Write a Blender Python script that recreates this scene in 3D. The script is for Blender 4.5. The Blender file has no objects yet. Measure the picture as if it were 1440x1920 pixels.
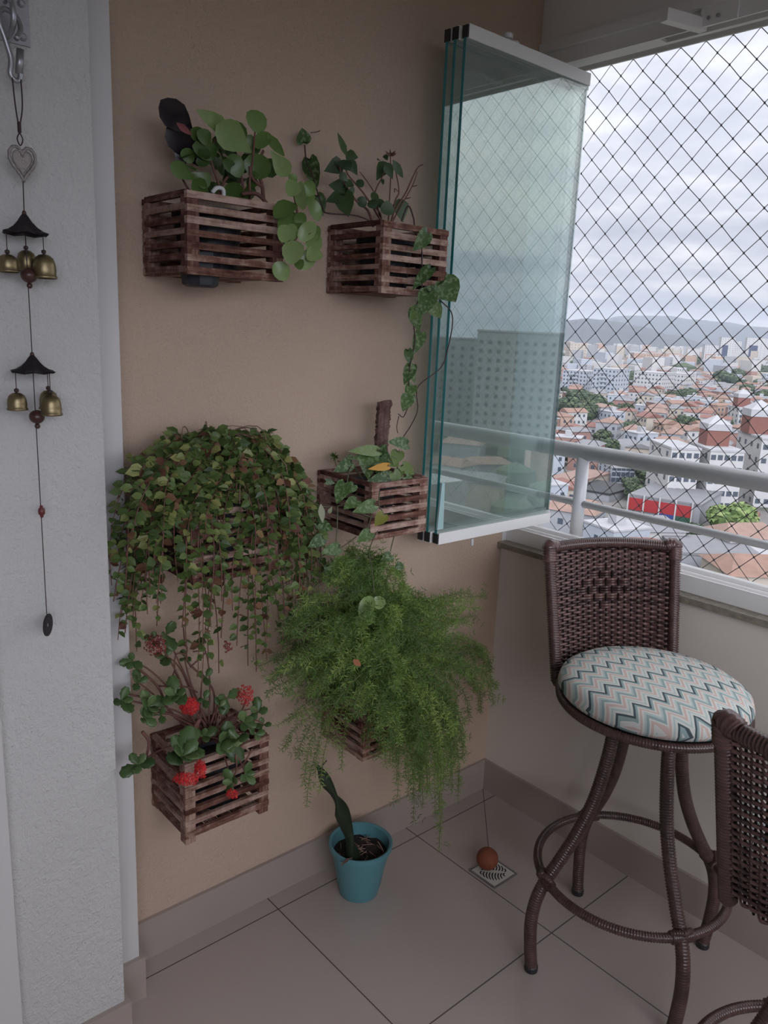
import bpy, math, random
import numpy as np
from mathutils import Vector, Matrix
R_ = math.radians
SC = bpy.context.scene
COL = SC.collection

# ------------------------------------------------------------------ camera
F = 1481.18
CAM = Vector((-1.8883, -1.5590, 1.5))
YAW, PITCH, ROLL = 0.844689, 0.226104, 0.0437062
fw = Vector((math.cos(YAW)*math.cos(PITCH), math.sin(YAW)*math.cos(PITCH), -math.sin(PITCH)))
r0 = fw.cross(Vector((0, 0, 1))).normalized()
u0 = r0.cross(fw)
RT = r0*math.cos(ROLL) + u0*math.sin(ROLL)
UP = -r0*math.sin(ROLL) + u0*math.cos(ROLL)
cam = bpy.data.cameras.new('camera')
co = bpy.data.objects.new('camera', cam)
COL.objects.link(co)
m3 = Matrix((RT, UP, -fw)).transposed()
co.matrix_world = Matrix.Translation(CAM) @ m3.to_4x4()
cam.sensor_width = 36
cam.lens = F/1920*36
cam.clip_start = 0.05
cam.clip_end = 12000
SC.camera = co

# ------------------------------------------------------------------ exposure
SC.view_settings.view_transform = 'Standard'
SC.view_settings.look = 'None'
SC.view_settings.exposure = 0.20
SC.view_settings.gamma = 1.0
SC.view_settings.use_curve_mapping = False
SC.cycles.max_bounces = 10
SC.cycles.diffuse_bounces = 5
SC.cycles.glossy_bounces = 4
SC.cycles.transparent_max_bounces = 24
SC.cycles.caustics_reflective = False
SC.cycles.caustics_refractive = False
SC.cycles.sample_clamp_indirect = 4.0


# ------------------------------------------------------------------ node helpers
class NT:
    def __init__(s, tree):
        s.t = tree; s.n = tree.nodes; s.l = tree.links
    def new(s, typ, **kw):
        n = s.n.new(typ)
        for k, v in kw.items():
            if k == 'inp':
                for a, b in v.items(): s.set(n, a, b)
            else: setattr(n, k, v)
        return n
    def set(s, n, a, b):
        i = n.inputs[a]
        if hasattr(b, 'links'): s.l.new(b, i)
        else: i.default_value = b
    def math(s, op, a, b=0.0, c=None, clamp=False):
        n = s.new('ShaderNodeMath', operation=op, use_clamp=clamp)
        s.set(n, 0, a); s.set(n, 1, b)
        if c is not None: s.set(n, 2, c)
        return n.outputs[0]
    def mix(s, f, a, b):
        n = s.new('ShaderNodeMix', data_type='RGBA')
        s.set(n, 0, f); s.set(n, 6, a); s.set(n, 7, b)
        return n.outputs[2]
    def noise(s, vec, scale, detail=3, rough=.5, out='Fac'):
        n = s.new('ShaderNodeTexNoise')
        if vec is not None: s.set(n, 'Vector', vec)
        s.set(n, 'Scale', scale); s.set(n, 'Detail', detail); s.set(n, 'Roughness', rough)
        return n.outputs[out]
    def ramp(s, f, stops, interp='LINEAR'):
        n = s.new('ShaderNodeValToRGB'); cr = n.color_ramp; cr.interpolation = interp
        while len(cr.elements) < len(stops): cr.elements.new(0.5)
        for e, (p, c) in zip(cr.elements, stops):
            e.position = p; e.color = c4(c)
        s.set(n, 0, f)
        return n.outputs[0]


def c4(c):
    return (c[0], c[1], c[2], 1.0)


def srgb(r, g, b):
    f = lambda v: (v/255/12.92) if v/255 <= .04045 else ((v/255+.055)/1.055)**2.4
    return (f(r), f(g), f(b))


def material(name):
    m = bpy.data.materials.new(name); m.use_nodes = True
    nt = NT(m.node_tree); b = m.node_tree.nodes['Principled BSDF']
    return m, nt, b


def simple(name, col, rough=.5, metal=0.0, var=.12, scale=20, bump=0.0, bscale=200, spec=.5):
    m, nt, b = material(name)
    tc = nt.new('ShaderNodeTexCoord')
    n = nt.noise(tc.outputs['Object'], scale)
    a = tuple(min(1, x*(1-var)) for x in col); c = tuple(min(1, x*(1+var)) for x in col)
    nt.set(b, 'Base Color', nt.mix(n, c4(a), c4(c)))
    b.inputs['Roughness'].default_value = rough; b.inputs['Metallic'].default_value = metal
    b.inputs['Specular IOR Level'].default_value = spec
    if bump:
        bn = nt.new('ShaderNodeBump', inp={'Strength': bump, 'Distance': .002})
        nt.set(bn, 'Height', nt.noise(tc.outputs['Object'], bscale, 3))
        nt.set(b, 'Normal', bn.outputs[0])
    return m


# ------------------------------------------------------------------ world: overcast sky
w = bpy.data.worlds.new('overcast_sky'); SC.world = w; w.use_nodes = True
nt = NT(w.node_tree); bg = w.node_tree.nodes['Background']
tc = nt.new('ShaderNodeTexCoord')
sp = nt.new('ShaderNodeSeparateXYZ'); nt.set(sp, 0, tc.outputs['Generated'])
zz = sp.outputs[2]
# cloud plane coordinates: direction / (z + .12)
dz = nt.math('ADD', nt.math('MAXIMUM', zz, 0.0), .10)
cx_ = nt.math('DIVIDE', sp.outputs[0], dz); cy_ = nt.math('DIVIDE', sp.outputs[1], dz)
cv = nt.new('ShaderNodeCombineXYZ'); nt.set(cv, 0, cx_); nt.set(cv, 1, cy_); nt.set(cv, 2, nt.math('MULTIPLY', zz, 3.0))
n1 = nt.noise(cv.outputs[0], 1.1, 5, .55)
n2 = nt.noise(cv.outputs[0], .45, 3, .5)
cl = nt.math('ADD', nt.math('MULTIPLY', n1, .55), nt.math('MULTIPLY', n2, .45))
clouds = nt.ramp(cl, [(.36, srgb(172, 178, 194)), (.46, srgb(200, 204, 217)), (.53, srgb(235, 236, 243)), (.62, srgb(255, 255, 255))])
hz = nt.ramp(zz, [(0.0, srgb(146, 153, 171)), (.05, srgb(168, 174, 190)), (.16, srgb(205, 208, 219)), (.30, srgb(232, 234, 242)), (1.0, srgb(226, 229, 240))])
skc = nt.mix(nt.ramp(zz, [(0.02, (.25,)*3), (.10, (.7,)*3), (.25, (1,)*3)]), hz, clouds)
# overcast luminance distribution: the zenith is brighter than the horizon
lum = nt.math('ADD', nt.ramp(zz, [(0.0, (.30,)*3), (.08, (.31,)*3), (.22, (.38,)*3)]), nt.math('MULTIPLY', nt.ramp(zz, [(.40, (0,)*3), (.62, (1,)*3)]), .62))
# bright sky patch added out of view, lights the room through the end opening
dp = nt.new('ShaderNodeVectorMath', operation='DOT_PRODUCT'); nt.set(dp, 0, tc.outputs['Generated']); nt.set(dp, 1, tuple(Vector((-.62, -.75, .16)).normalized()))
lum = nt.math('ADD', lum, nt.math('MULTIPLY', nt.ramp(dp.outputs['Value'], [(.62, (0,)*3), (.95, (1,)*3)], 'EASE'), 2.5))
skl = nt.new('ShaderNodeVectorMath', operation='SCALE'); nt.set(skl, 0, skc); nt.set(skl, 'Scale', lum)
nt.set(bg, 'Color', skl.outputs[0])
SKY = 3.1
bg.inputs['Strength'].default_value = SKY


# ------------------------------------------------------------------ mesh helpers
def world_of(o):
    m = o.matrix_basis.copy()
    return (world_of(o.parent) @ o.matrix_parent_inverse @ m) if o.parent else m


class MB:
    """collects faces and links them as ONE mesh object"""
    def __init__(s):
        s.v = []; s.f = []; s.mi = []; s.t = []
    def add(s, vs, fs, mi=0, tint=0.5):
        o = len(s.v); s.v.extend([tuple(x) for x in vs])
        for f in fs:
            s.f.append([o+i for i in f]); s.mi.append(mi); s.t.append(tint)
        return s
    def box(s, lo, hi, mi=0, M=None, tint=.5):
        (a, b, c), (d, e, f) = lo, hi
        vs = [Vector(p) for p in ((a, b, c), (d, b, c), (d, e, c), (a, e, c), (a, b, f), (d, b, f), (d, e, f), (a, e, f))]
        if M is not None: vs = [M @ p for p in vs]
        return s.add(vs, [(0, 3, 2, 1), (4, 5, 6, 7), (0, 1, 5, 4), (1, 2, 6, 5), (2, 3, 7, 6), (3, 0, 4, 7)], mi, tint)
    def tube(s, pts, rad, seg=8, mi=0, closed=False, tint=.5, cap=True, wrap=0, amp=.0, squash=None):
        pts = [Vector(p) for p in pts]
        if not hasattr(rad, '__len__'): rad = [rad]*len(pts)
        if wrap:
            pts, rad = resample(pts, rad, wrap/3.0, closed)
            rad = [r*(1-amp if i % 3 == 0 else 1) for i, r in enumerate(rad)]
        n = len(pts); ref = None; rings = []
        for i in range(n):
            a = pts[(i-1) % n] if (closed or i > 0) else pts[i]
            b = pts[(i+1) % n] if (closed or i < n-1) else pts[i]
            t = (b-a)
            if t.length < 1e-9: t = Vector((0, 0, 1))
            t.normalize()
            if ref is None:
                ref = Vector((0, 0, 1)) if abs(t.z) < .9 else Vector((1, 0, 0))
            x = (ref - t*ref.dot(t))
            if x.length < 1e-6: x = t.orthogonal()
            x.normalize(); y = t.cross(x); ref = x
            q = squash or 1.0
            rings.append([pts[i] + (x*math.cos(2*math.pi*k/seg) + y*math.sin(2*math.pi*k/seg)*q)*rad[i] for k in range(seg)])
        vs = [p for r in rings for p in r]; fs = []
        for i in range(n if closed else n-1):
            j = (i+1) % n
            for k in range(seg):
                l = (k+1) % seg
                fs.append((i*seg+k, i*seg+l, j*seg+l, j*seg+k))
        if cap and not closed:
            fs.append(tuple(range(seg))[::-1]); fs.append(tuple((n-1)*seg+k for k in range(seg)))
        return s.add(vs, fs, mi, tint)
    def lathe(s, prof, c=(0, 0, 0), seg=24, mi=0, M=None, tint=.5, capb=True, capt=True):
        vs = []; c = Vector(c)
        for r, z in prof:
            for k in range(seg):
                a = 2*math.pi*k/seg; p = Vector((r*math.cos(a), r*math.sin(a), z))
                if M is not None: p = M @ p
                vs.append(c+p)
        n = len(prof); fs = []
        for i in range(n-1):
            for k in range(seg):
                l = (k+1) % seg; fs.append((i*seg+k, i*seg+l, (i+1)*seg+l, (i+1)*seg+k))
        if capb: fs.append(tuple(range(seg))[::-1])
        if capt: fs.append(tuple((n-1)*seg+k for k in range(seg)))
        return s.add(vs, fs, mi, tint)
    def build(s, name, mats, parent=None, smooth=False, loc=None, tint=True, origin=None):
        me = bpy.data.meshes.new(name)
        if origin is not None:
            o_ = Vector(origin); s.v = [tuple(Vector(p)-o_) for p in s.v]
        me.from_pydata(s.v, [], s.f)
        if not isinstance(mats, (list, tuple)): mats = [mats]
        for mm in mats:
            if mm is not None: me.materials.append(mm)
        me.polygons.foreach_set('material_index', s.mi)
        if smooth: me.polygons.foreach_set('use_smooth', [True]*len(s.f))
        at = me.attributes.new('tint', 'FLOAT', 'FACE'); at.data.foreach_set('value', s.t)
        me.update()
        o = bpy.data.objects.new(name, me); COL.objects.link(o)
        if origin is not None: o.location = origin
        if parent is not None:
            o.parent = parent
            o.matrix_parent_inverse = world_of(parent).inverted()
        if loc is not None: o.location = loc
        return o


def resample(pts, rad, step, closed):
    P = list(pts); Q = list(rad)
    if closed: P.append(P[0]); Q.append(Q[0])
    d = [0]
    for a, b in zip(P, P[1:]): d.append(d[-1]+(b-a).length)
    n = max(2, int(d[-1]/step)); n = n - n % 3 if closed else n
    out = []; ro = []; j = 0
    for i in range(n if closed else n+1):
        x = d[-1]*i/n
        while j < len(d)-2 and d[j+1] < x: j += 1
        t = (x-d[j])/max(1e-9, d[j+1]-d[j])
        out.append(P[j].lerp(P[j+1], t)); ro.append(Q[j]*(1-t)+Q[j+1]*t)
    return out, ro


def smooth_path(pts, n=8, closed=False):
    """Catmull-Rom"""
    P = [Vector(p) for p in pts]; out = []
    N = len(P)
    for i in range(N if closed else N-1):
        g = (lambda k: P[k % N]) if closed else (lambda k: P[min(max(k, 0), N-1)])
        a, b, c, d = g(i-1), g(i), g(i+1), g(i+2)
        for k in range(n):
            t = k/n
            out.append(.5*((2*b)+(c-a)*t+(2*a-5*b+4*c-d)*t*t+(3*b-a-3*c+d)*t**3))
    if not closed: out.append(P[-1])
    return out


def bez(p0, p1, p2, p3, n):
    out = []
    for i in range(n+1):
        t = i/n; q = 1-t
        out.append(p0*q**3+p1*3*q*q*t+p2*3*q*t*t+p3*t**3)
    return out


def ray(px, py):
    return fw + RT*((px-720)/F) - UP*((py-960)/F)


def at_y(px, py, y=0.0):
    d = ray(px, py); return CAM + d*((y-CAM.y)/d.y)


def at_x(px, py, x=0.0):
    d = ray(px, py); return CAM + d*((x-CAM.x)/d.x)


def at_z(px, py, z=0.0):
    d = ray(px, py); return CAM + d*((z-CAM.z)/d.z)


def to_px(p):
    d = Vector(p)-CAM; z = d.dot(fw)
    return (720+F*d.dot(RT)/z, 960-F*d.dot(UP)/z)


def tag(o, label=None, cat=None, group=None, kind=None):
    if label: o['label'] = label
    if cat: o['category'] = cat
    if group: o['group'] = group
    if kind: o['kind'] = kind
    return o


def empty(name, loc, label, cat, group=None):
    o = bpy.data.objects.new(name, None); COL.objects.link(o)
    o.location = loc; o.empty_display_size = .05
    return tag(o, label, cat, group)


def structure(o):
    o['kind'] = 'structure'; return o


# ------------------------------------------------------------------ materials
def plaster(name, col, bscale, bstr, var=.04, rough=.8, dist=.003, stain=None):
    m, nt, b = material(name)
    tc = nt.new('ShaderNodeTexCoord'); ob = tc.outputs['Object']
    n = nt.noise(ob, 1.3, 4)
    a = tuple(x*(1-var) for x in col); c = tuple(min(1, x*(1+var)) for x in col)
    colr = nt.mix(n, c4(a), c4(c))
    if stain:
        s_ = nt.ramp(nt.noise(ob, 6, 4, .6), [(.64, (0, 0, 0)), (.74, (1, 1, 1))])
        colr = nt.mix(nt.math('MULTIPLY', s_, .25), colr, c4(stain))
    nt.set(b, 'Base Color', colr)
    b.inputs['Roughness'].default_value = rough
    b.inputs['Specular IOR Level'].default_value = .3
    h = nt.math('ADD', nt.noise(ob, bscale, 3, .6), nt.math('MULTIPLY', nt.noise(ob, bscale*3, 2), .4))
    bn = nt.new('ShaderNodeBump', inp={'Strength': bstr, 'Distance': dist}); nt.set(bn, 'Height', h)
    nt.set(b, 'Normal', bn.outputs[0])
    return m


M_BEIGE = plaster('beige_textured_paint', (.54, .405, .315), 130, 1.0, dist=.0045)
M_ROUGHW = plaster('white_rough_render', (.54, .53, .52), 75, .9, .03, dist=.006)
M_WHITE = plaster('smooth_white_paint', (.58, .565, .56), 40, .06, .02, dist=.002)
M_PARAPET = plaster('offwhite_parapet_paint', (.66, .60, .545), 30, .10, .04, dist=.002, stain=(.4, .36, .33))
M_LINTEL = plaster('grey_white_lintel_paint', (.76, .735, .72), 150, .35, .03, dist=.002)
M_OUTW = plaster('outside_white_render', (.62, .62, .62), 60, .3, .06, dist=.003)
M_BASE = simple('greige_ceramic_skirting', (.36, .30, .27), .35, var=.05, scale=8)
M_ALU = simple('white_painted_aluminium', (.76, .75, .74), .4, var=.03, scale=10)
M_RAIL = simple('white_enamel_steel', (.66, .665, .68), .3, var=.03, scale=6)
M_DARKPL = simple('black_plastic', (.02, .02, .022), .45)
M_TWINE = simple('dark_net_twine', (.035, .035, .04), .8)
M_METAL = simple('galvanised_steel', (.38, .38, .40), .38, metal=.85, var=.2, scale=60)
M_BRASS = simple('aged_brass', (.27, .215, .12), .40, metal=.9, var=.25, scale=50)
M_BRONZE = simple('dark_oxidised_metal', (.035, .028, .032), .5, metal=.6, var=.4, scale=80)
M_BEAD = simple('dark_wood_bead', (.06, .025, .02), .35, var=.3)
M_REDBEAD = simple('red_wood_bead', (.14, .03, .03), .4, var=.3)
M_CORD = simple('brown_cord', (.05, .03, .03), .8)
M_PEWTER = simple('pewter_filigree', (.30, .27, .26), .45, metal=.6, var=.3, scale=300, bump=.6, bscale=500)
M_GRAN = simple('speckled_granite', (.22, .19, .15), .5, var=.6, scale=70, bump=.2)
M_SOIL = simple('dark_potting_soil', (.022, .014, .012), .95, var=.6, scale=120, bump=1.0, bscale=150)
M_POTBLK = simple('black_nursery_plastic', (.022, .024, .03), .5)
M_TURQ = simple('turquoise_plastic', (.09, .235, .265), .42, var=.07, scale=9)
M_STRAW = simple('dry_straw', (.22, .13, .10), .8, var=.4)
M_TERRA = simple('rusty_terracotta', (.21, .058, .026), .75, var=.25, scale=90, bump=.4, bscale=300)
M_DRAIN = simple('white_enamel_drain', (.60, .57, .52), .4, var=.06)
M_HOLE = simple('dark_drain_slot', (.01, .01, .012), .8)
M_CLEARPL = simple('clear_latch_plastic', (.36, .52, .52), .25, var=.05)
M_PAPER = simple('small_white_tag', (.6, .6, .6), .6)


def floor_material():
    m, nt, b = material('greige_floor_tiles')
    tc = nt.new('ShaderNodeTexCoord'); sp = nt.new('ShaderNodeSeparateXYZ'); nt.set(sp, 0, tc.outputs['Object'])
    L = .5056; g = .0016
    def line(v, off):
        fr = nt.math('FRACT', nt.math('DIVIDE', nt.math('ADD', v, off + 50*L), L))
        d = nt.math('MINIMUM', fr, nt.math('SUBTRACT', 1.0, fr))
        return nt.math('LESS_THAN', d, g/L)
    gx = line(sp.outputs[0], .3654); gy = line(sp.outputs[1], .0623)
    # diagonal seams cut towards the drain in the corner tile
    s_ = nt.math('ABSOLUTE', nt.math('SUBTRACT', sp.outputs[0], sp.outputs[1]))
    dg = nt.math('MULTIPLY', nt.math('LESS_THAN', s_, .0016),
                 nt.math('MULTIPLY', nt.math('GREATER_THAN', sp.outputs[0], -.3), nt.math('GREATER_THAN', sp.outputs[1], -.3)))
    gr = nt.math('MAXIMUM', nt.math('MAXIMUM', gx, gy), dg)
    n = nt.noise(tc.outputs['Object'], 2.5, 5)
    n3 = nt.noise(tc.outputs['Object'], 60, 2)
    base = nt.mix(n, c4((.40, .335, .305)), c4((.455, .385, .355)))
    base = nt.mix(nt.math('MULTIPLY', n3, .15), base, c4((.36, .30, .28)))
    nt.set(b, 'Base Color', nt.mix(gr, base, c4((.09, .07, .065))))
    nt.set(b, 'Roughness', nt.math('ADD', .30, nt.math('MULTIPLY', gr, .5)))
    b.inputs['Specular IOR Level'].default_value = .45
    bn = nt.new('ShaderNodeBump', inp={'Strength': .4, 'Distance': .001}); nt.set(bn, 'Height', nt.math('SUBTRACT', 1.0, gr))
    nt.set(b, 'Normal', bn.outputs[0])
    return m


M_FLOOR = floor_material()


def wood_material(name, c1, c2, c3, axis=0, sc=1.0):
    m, nt, b = material(name)
    tc = nt.new('ShaderNodeTexCoord'); mp = nt.new('ShaderNodeMapping'); nt.set(mp, 'Vector', tc.outputs['Object'])
    s_ = [170*sc]*3; s_[axis] = 14*sc; mp.inputs['Scale'].default_value = s_
    n = nt.noise(mp.outputs[0], 1.0, 4, .6)
    n2 = nt.noise(tc.outputs['Object'], 26, 4, .65)
    at = nt.new('ShaderNodeAttribute', attribute_name='tint')
    f = nt.math('ADD', nt.math('MULTIPLY', n, .45), nt.math('MULTIPLY', n2, .65))
    f = nt.math('ADD', f, nt.math('MULTIPLY', nt.math('SUBTRACT', at.outputs['Fac'], .5), .28))
    nt.set(b, 'Base Color', nt.ramp(f, [(.36, c1), (.52, c2), (.72, c3)]))
    b.inputs['Roughness'].default_value = .75; b.inputs['Specular IOR Level'].default_value = .25
    bn = nt.new('ShaderNodeBump', inp={'Strength': .6, 'Distance': .0015}); nt.set(bn, 'Height', n)
    nt.set(b, 'Normal', bn.outputs[0])
    return m


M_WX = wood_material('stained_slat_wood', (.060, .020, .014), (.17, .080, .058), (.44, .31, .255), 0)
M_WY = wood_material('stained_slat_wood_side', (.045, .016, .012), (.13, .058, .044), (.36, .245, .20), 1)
M_WZ = wood_material('stained_post_wood', (.05, .017, .013), (.15, .066, .050), (.38, .25, .20), 2)
M_BARK = wood_material('rough_brown_bark', (.03, .014, .012), (.10, .055, .045), (.22, .14, .12), 2, .5)


def leaf_material(name, c1, c2, c3=None, spot=None, rough=.4, trans=.15, nscale=90, tipc=None, spec=.4):
    """tint picks the leaf's colour between c1, c2 and c3; spot = variegation colour"""
    m, nt, b = material(name)
    at = nt.new('ShaderNodeAttribute', attribute_name='tint')
    tc = nt.new('ShaderNodeTexCoord')
    st = [(0.0, c1), (.6, c2), (1.0, c3 or c2)]
    colr = nt.ramp(at.outputs['Fac'], st)
    n = nt.noise(tc.outputs['Object'], nscale, 3, .6)
    if spot:
        f = nt.ramp(n, [(.50, (0, 0, 0)), (.60, (1, 1, 1))])
        colr = nt.mix(nt.math('MULTIPLY', f, .75), colr, c4(spot))
    else:
        colr = nt.mix(nt.math('MULTIPLY', n, .3), colr, c4(tuple(x*.6 for x in c1)))
    nt.set(b, 'Base Color', colr)
    b.inputs['Roughness'].default_value = rough
    b.inputs['Specular IOR Level'].default_value = spec
    if trans:
        tr = nt.new('ShaderNodeBsdfTranslucent'); nt.set(tr, 0, colr)
        mx = nt.new('ShaderNodeMixShader', inp={0: trans}); nt.set(mx, 1, b.outputs[0]); nt.set(mx, 2, tr.outputs[0])
        nt.set(nt.n['Material Output'], 0, mx.outputs[0])
    return m


M_LPEP = leaf_material('rubbery_light_green_leaf', (.035, .075, .016), (.15, .25, .065), (.30, .40, .16), rough=.3)
M_LDARK = leaf_material('burgundy_black_leaf', (.010, .007, .011), (.016, .010, .014), (.02, .012, .016), rough=.28, trans=0)
M_LPINK = leaf_material('pinkish_red_underside', (.20, .03, .035), (.24, .05, .05), rough=.5)
M_LSHRUB = leaf_material('dull_green_shrub_leaf', (.028, .06, .022), (.06, .11, .04), (.11, .17, .06), rough=.42)
M_LPOTH = leaf_material('silver_spotted_vine_leaf', (.035, .08, .022), (.075, .14, .035), (.20, .27, .09), spot=(.20, .27, .14), rough=.45, nscale=130)
M_LYEL = leaf_material('yellow_ageing_leaf', (.52, .25, .03), (.60, .32, .05), rough=.5)
M_LPALE = leaf_material('pale_leaf_underside', (.33, .36, .22), (.42, .44, .30), rough=.6)
M_LTRAIL = leaf_material('small_trailing_leaf', (.05, .09, .025), (.135, .20, .055), (.32, .32, .11), rough=.45)
M_LKAL = leaf_material('scalloped_fleshy_leaf', (.045, .085, .028), (.105, .175, .060), (.21, .29, .12), rough=.38)
M_FERN = leaf_material('feathery_fern_needle', (.05, .105, .018), (.145, .25, .045), (.34, .46, .11), rough=.5, trans=.25)
M_SANS = leaf_material('dark_mottled_spear_leaf', (.008, .018, .008), (.020, .034, .016), (.04, .055, .028), rough=.5, trans=0, nscale=40)
M_STEMR = simple('reddish_brown_stem', (.15, .065, .05), .7, var=.3, scale=60)
M_STEMG = simple('olive_green_stem', (.085, .085, .04), .6, var=.3, scale=60)
M_STEMD = simple('dark_brown_stem', (.055, .03, .028), .75, var=.3, scale=60)
M_STEMF = simple('pale_fern_stem', (.13, .13, .05), .7, var=.3, scale=60)
M_FLOW = leaf_material('scarlet_petal', (.30, .008, .014), (.60, .012, .020), (.75, .035, .02), rough=.6, trans=.1)
M_FLOWD = leaf_material('crimson_petal', (.11, .006, .018), (.22, .012, .028), (.32, .03, .02), rough=.6, trans=.1)
M_FLC = simple('yellow_floret_centre', (.65, .42, .08), .6)


def glass_material():
    m = bpy.data.materials.new('greenish_tempered_glass'); m.use_nodes = True
    nt = NT(m.node_tree); nt.n.remove(nt.n['Principled BSDF'])
    ge = nt.new('ShaderNodeNewGeometry'); dt = nt.new('ShaderNodeVectorMath', operation='DOT_PRODUCT')
    nt.set(dt, 0, ge.outputs['Incoming']); nt.set(dt, 1, ge.outputs['Normal'])
    c_ = nt.math('SUBTRACT', 1.0, nt.math('ABSOLUTE', dt.outputs['Value']), clamp=True)
    fr = nt.math('ADD', .13, nt.math('MULTIPLY', nt.math('POWER', c_, 5.0), .87))
    gl = nt.new('ShaderNodeBsdfGlossy', inp={'Roughness': .016}); gl.inputs[0].default_value = (.97, 1, .995, 1)
    tr = nt.new('ShaderNodeBsdfTransparent'); tr.inputs[0].default_value = (.91, .955, .945, 1)
    mx = nt.new('ShaderNodeMixShader'); nt.set(mx, 0, fr); nt.set(mx, 1, tr.outputs[0]); nt.set(mx, 2, gl.outputs[0])
    # thin film of dust on the panes
    df = nt.new('ShaderNodeBsdfDiffuse'); df.inputs[0].default_value = (.62, .66, .66, 1)
    tc = nt.new('ShaderNodeTexCoord'); mp = nt.new('ShaderNodeMapping'); nt.set(mp, 'Vector', tc.outputs['Object']); mp.inputs['Scale'].default_value = (9, 9, 1.6)
    n = nt.noise(mp.outputs[0], 1.5, 4, .6)
    mx2 = nt.new('ShaderNodeMixShader'); nt.set(mx2, 0, nt.math('MULTIPLY', n, .10)); nt.set(mx2, 1, mx.outputs[0]); nt.set(mx2, 2, df.outputs[0])
    nt.set(nt.n['Material Output'], 0, mx2.outputs[0])
    return m


M_GLASS = glass_material()
M_GEDGE = simple('teal_glass_edge', (.035, .23, .24), .15, var=.2, scale=4)


def wicker_material(name, c1, c2):
    m, nt, b = material(name)
    tc = nt.new('ShaderNodeTexCoord')
    n = nt.noise(tc.outputs['Object'], 45, 3); at = nt.new('ShaderNodeAttribute', attribute_name='tint')
    f = nt.math('ADD', nt.math('MULTIPLY', n, .6), nt.math('MULTIPLY', at.outputs['Fac'], .4))
    nt.set(b, 'Base Color', nt.ramp(f, [(.3, c1), (.75, c2)]))
    b.inputs['Roughness'].default_value = .30; b.inputs['Specular IOR Level'].default_value = .6
    return m


M_WICK = wicker_material('brown_synthetic_wicker', (.035, .016, .016), (.165, .090, .080))
M_WICKD = wicker_material('dark_brown_wrapped_cane', (.040, .020, .018), (.115, .062, .055))


M_STAKE = simple('blackish_brown_stake', (.012, .007, .007), .75, spec=.15)


def chevron_material():
    m, nt, b = material('zigzag_cushion_fabric')
    tc = nt.new('ShaderNodeTexCoord'); sp = nt.new('ShaderNodeSeparateXYZ'); nt.set(sp, 0, tc.outputs['Object'])
    x, y = sp.outputs[0], sp.outputs[1]
    P = .042; per = .088; A = .030
    fx = nt.math('FRACT', nt.math('DIVIDE', nt.math('ADD', x, 10*P), P))
    tri = nt.math('ABSOLUTE', nt.math('SUBTRACT', nt.math('MULTIPLY', fx, 2.0), 1.0))
    v = nt.math('ADD', y, nt.math('MULTIPLY', tri, A))
    v = nt.math('FRACT', nt.math('DIVIDE', nt.math('ADD', v, 10*per), per))
    W = (.60, .60, .56); T = (.26, .35, .345); K = (.050, .075, .085); Pk = (.56, .42, .37); G = (.42, .50, .48)
    st = [(0, K), (.085, W), (.17, G), (.25, W), (.33, Pk), (.43, W), (.50, T), (.60, G), (.68, W), (.76, Pk), (.84, W), (.91, T)]
    colr = nt.ramp(v, st, 'CONSTANT')
    th = nt.noise(tc.outputs['Object'], 900, 1)
    colr = nt.mix(nt.math('MULTIPLY', th, .14), colr, c4((.3, .3, .3)))
    nt.set(b, 'Base Color', colr); b.inputs['Roughness'].default_value = .85; b.inputs['Specular IOR Level'].default_value = .2
    bn = nt.new('ShaderNodeBump', inp={'Strength': .25, 'Distance': .001}); nt.set(bn, 'Height', nt.noise(tc.outputs['Object'], 700, 2))
    nt.set(b, 'Normal', bn.outputs[0])
    return m


M_CUSH = chevron_material()

# ================================================================== THE SETTING
HB = .107
structure(MB().box((-3.4, -3.1, -.12), (0.20, 0, 0)).build('floor', M_FLOOR))
# beige end wall and its white outer reveal
structure(MB().box((-3.4, 0, -.12), (0.0, .15, 2.62)).build('wall_far', M_BEIGE))
structure(MB().box((0.0, 0, -.12), (0.203, .15, 2.62)).build('wall_reveal', M_OUTW))
# pilaster in two steps plus the smooth one at the picture's left edge
structure(MB().box((-1.345, -.10, 0), (-1.27, 0, 2.55)).build('wall_pilaster_smooth', M_WHITE))
structure(MB().box((-1.552, -.195, 0), (-1.345, 0, 2.55)).build('wall_pilaster_rough', M_ROUGHW))
structure(MB().box((-3.3, -.225, 0), (-1.552, 0, 2.55)).build('wall_left', M_WHITE))
# parapet below the window and lintel above it
structure(MB().box((0, -3.1, 0), (.15, 0, .850)).build('wall_parapet', M_PARAPET))
structure(MB().box((0, -3.1, 2.285), (.19, 0, 2.62)).build('wall_lintel', M_LINTEL))
structure(MB().box((-3.4, -3.1, 2.55), (0.2, 0, 2.67)).build('ceiling', M_WHITE))
structure(MB().box((-3.4, -3.25, -.12), (.2, -3.1, 1.20)).build('wall_right', M_WHITE))  # unseen end wall: opening above it added, sill height set for room light
structure(MB().box((-3.4, -3.25, 2.285), (.2, -3.1, 2.62)).build('wall_right_lintel', M_WHITE))  # unseen strip above that added light opening
structure(MB().box((-3.5, -3.25, -.12), (-3.4, .15, 2.62)).build('wall_back', M_WHITE))
# skirting
structure(MB().box((-1.27, -.010, 0), (0, 0, HB)).build('baseboard_far', M_BASE))
structure(MB().box((-.010, -3.1, 0), (0, -.010, HB)).build('baseboard_parapet', M_BASE))
b_ = MB(); b_.box((-1.345, -.111, 0), (-1.260, -.10, HB)); b_.box((-1.27, -.10, 0), (-1.260, -.010, HB))
b_.box((-1.552, -.206, 0), (-1.334, -.195, HB)); b_.box((-1.345, -.195, 0), (-1.334, -.111, HB)); b_.box((-1.80, -.232, 0), (-1.552, -.206, HB))
structure(b_.build('baseboard_pilaster', M_BASE))
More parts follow.
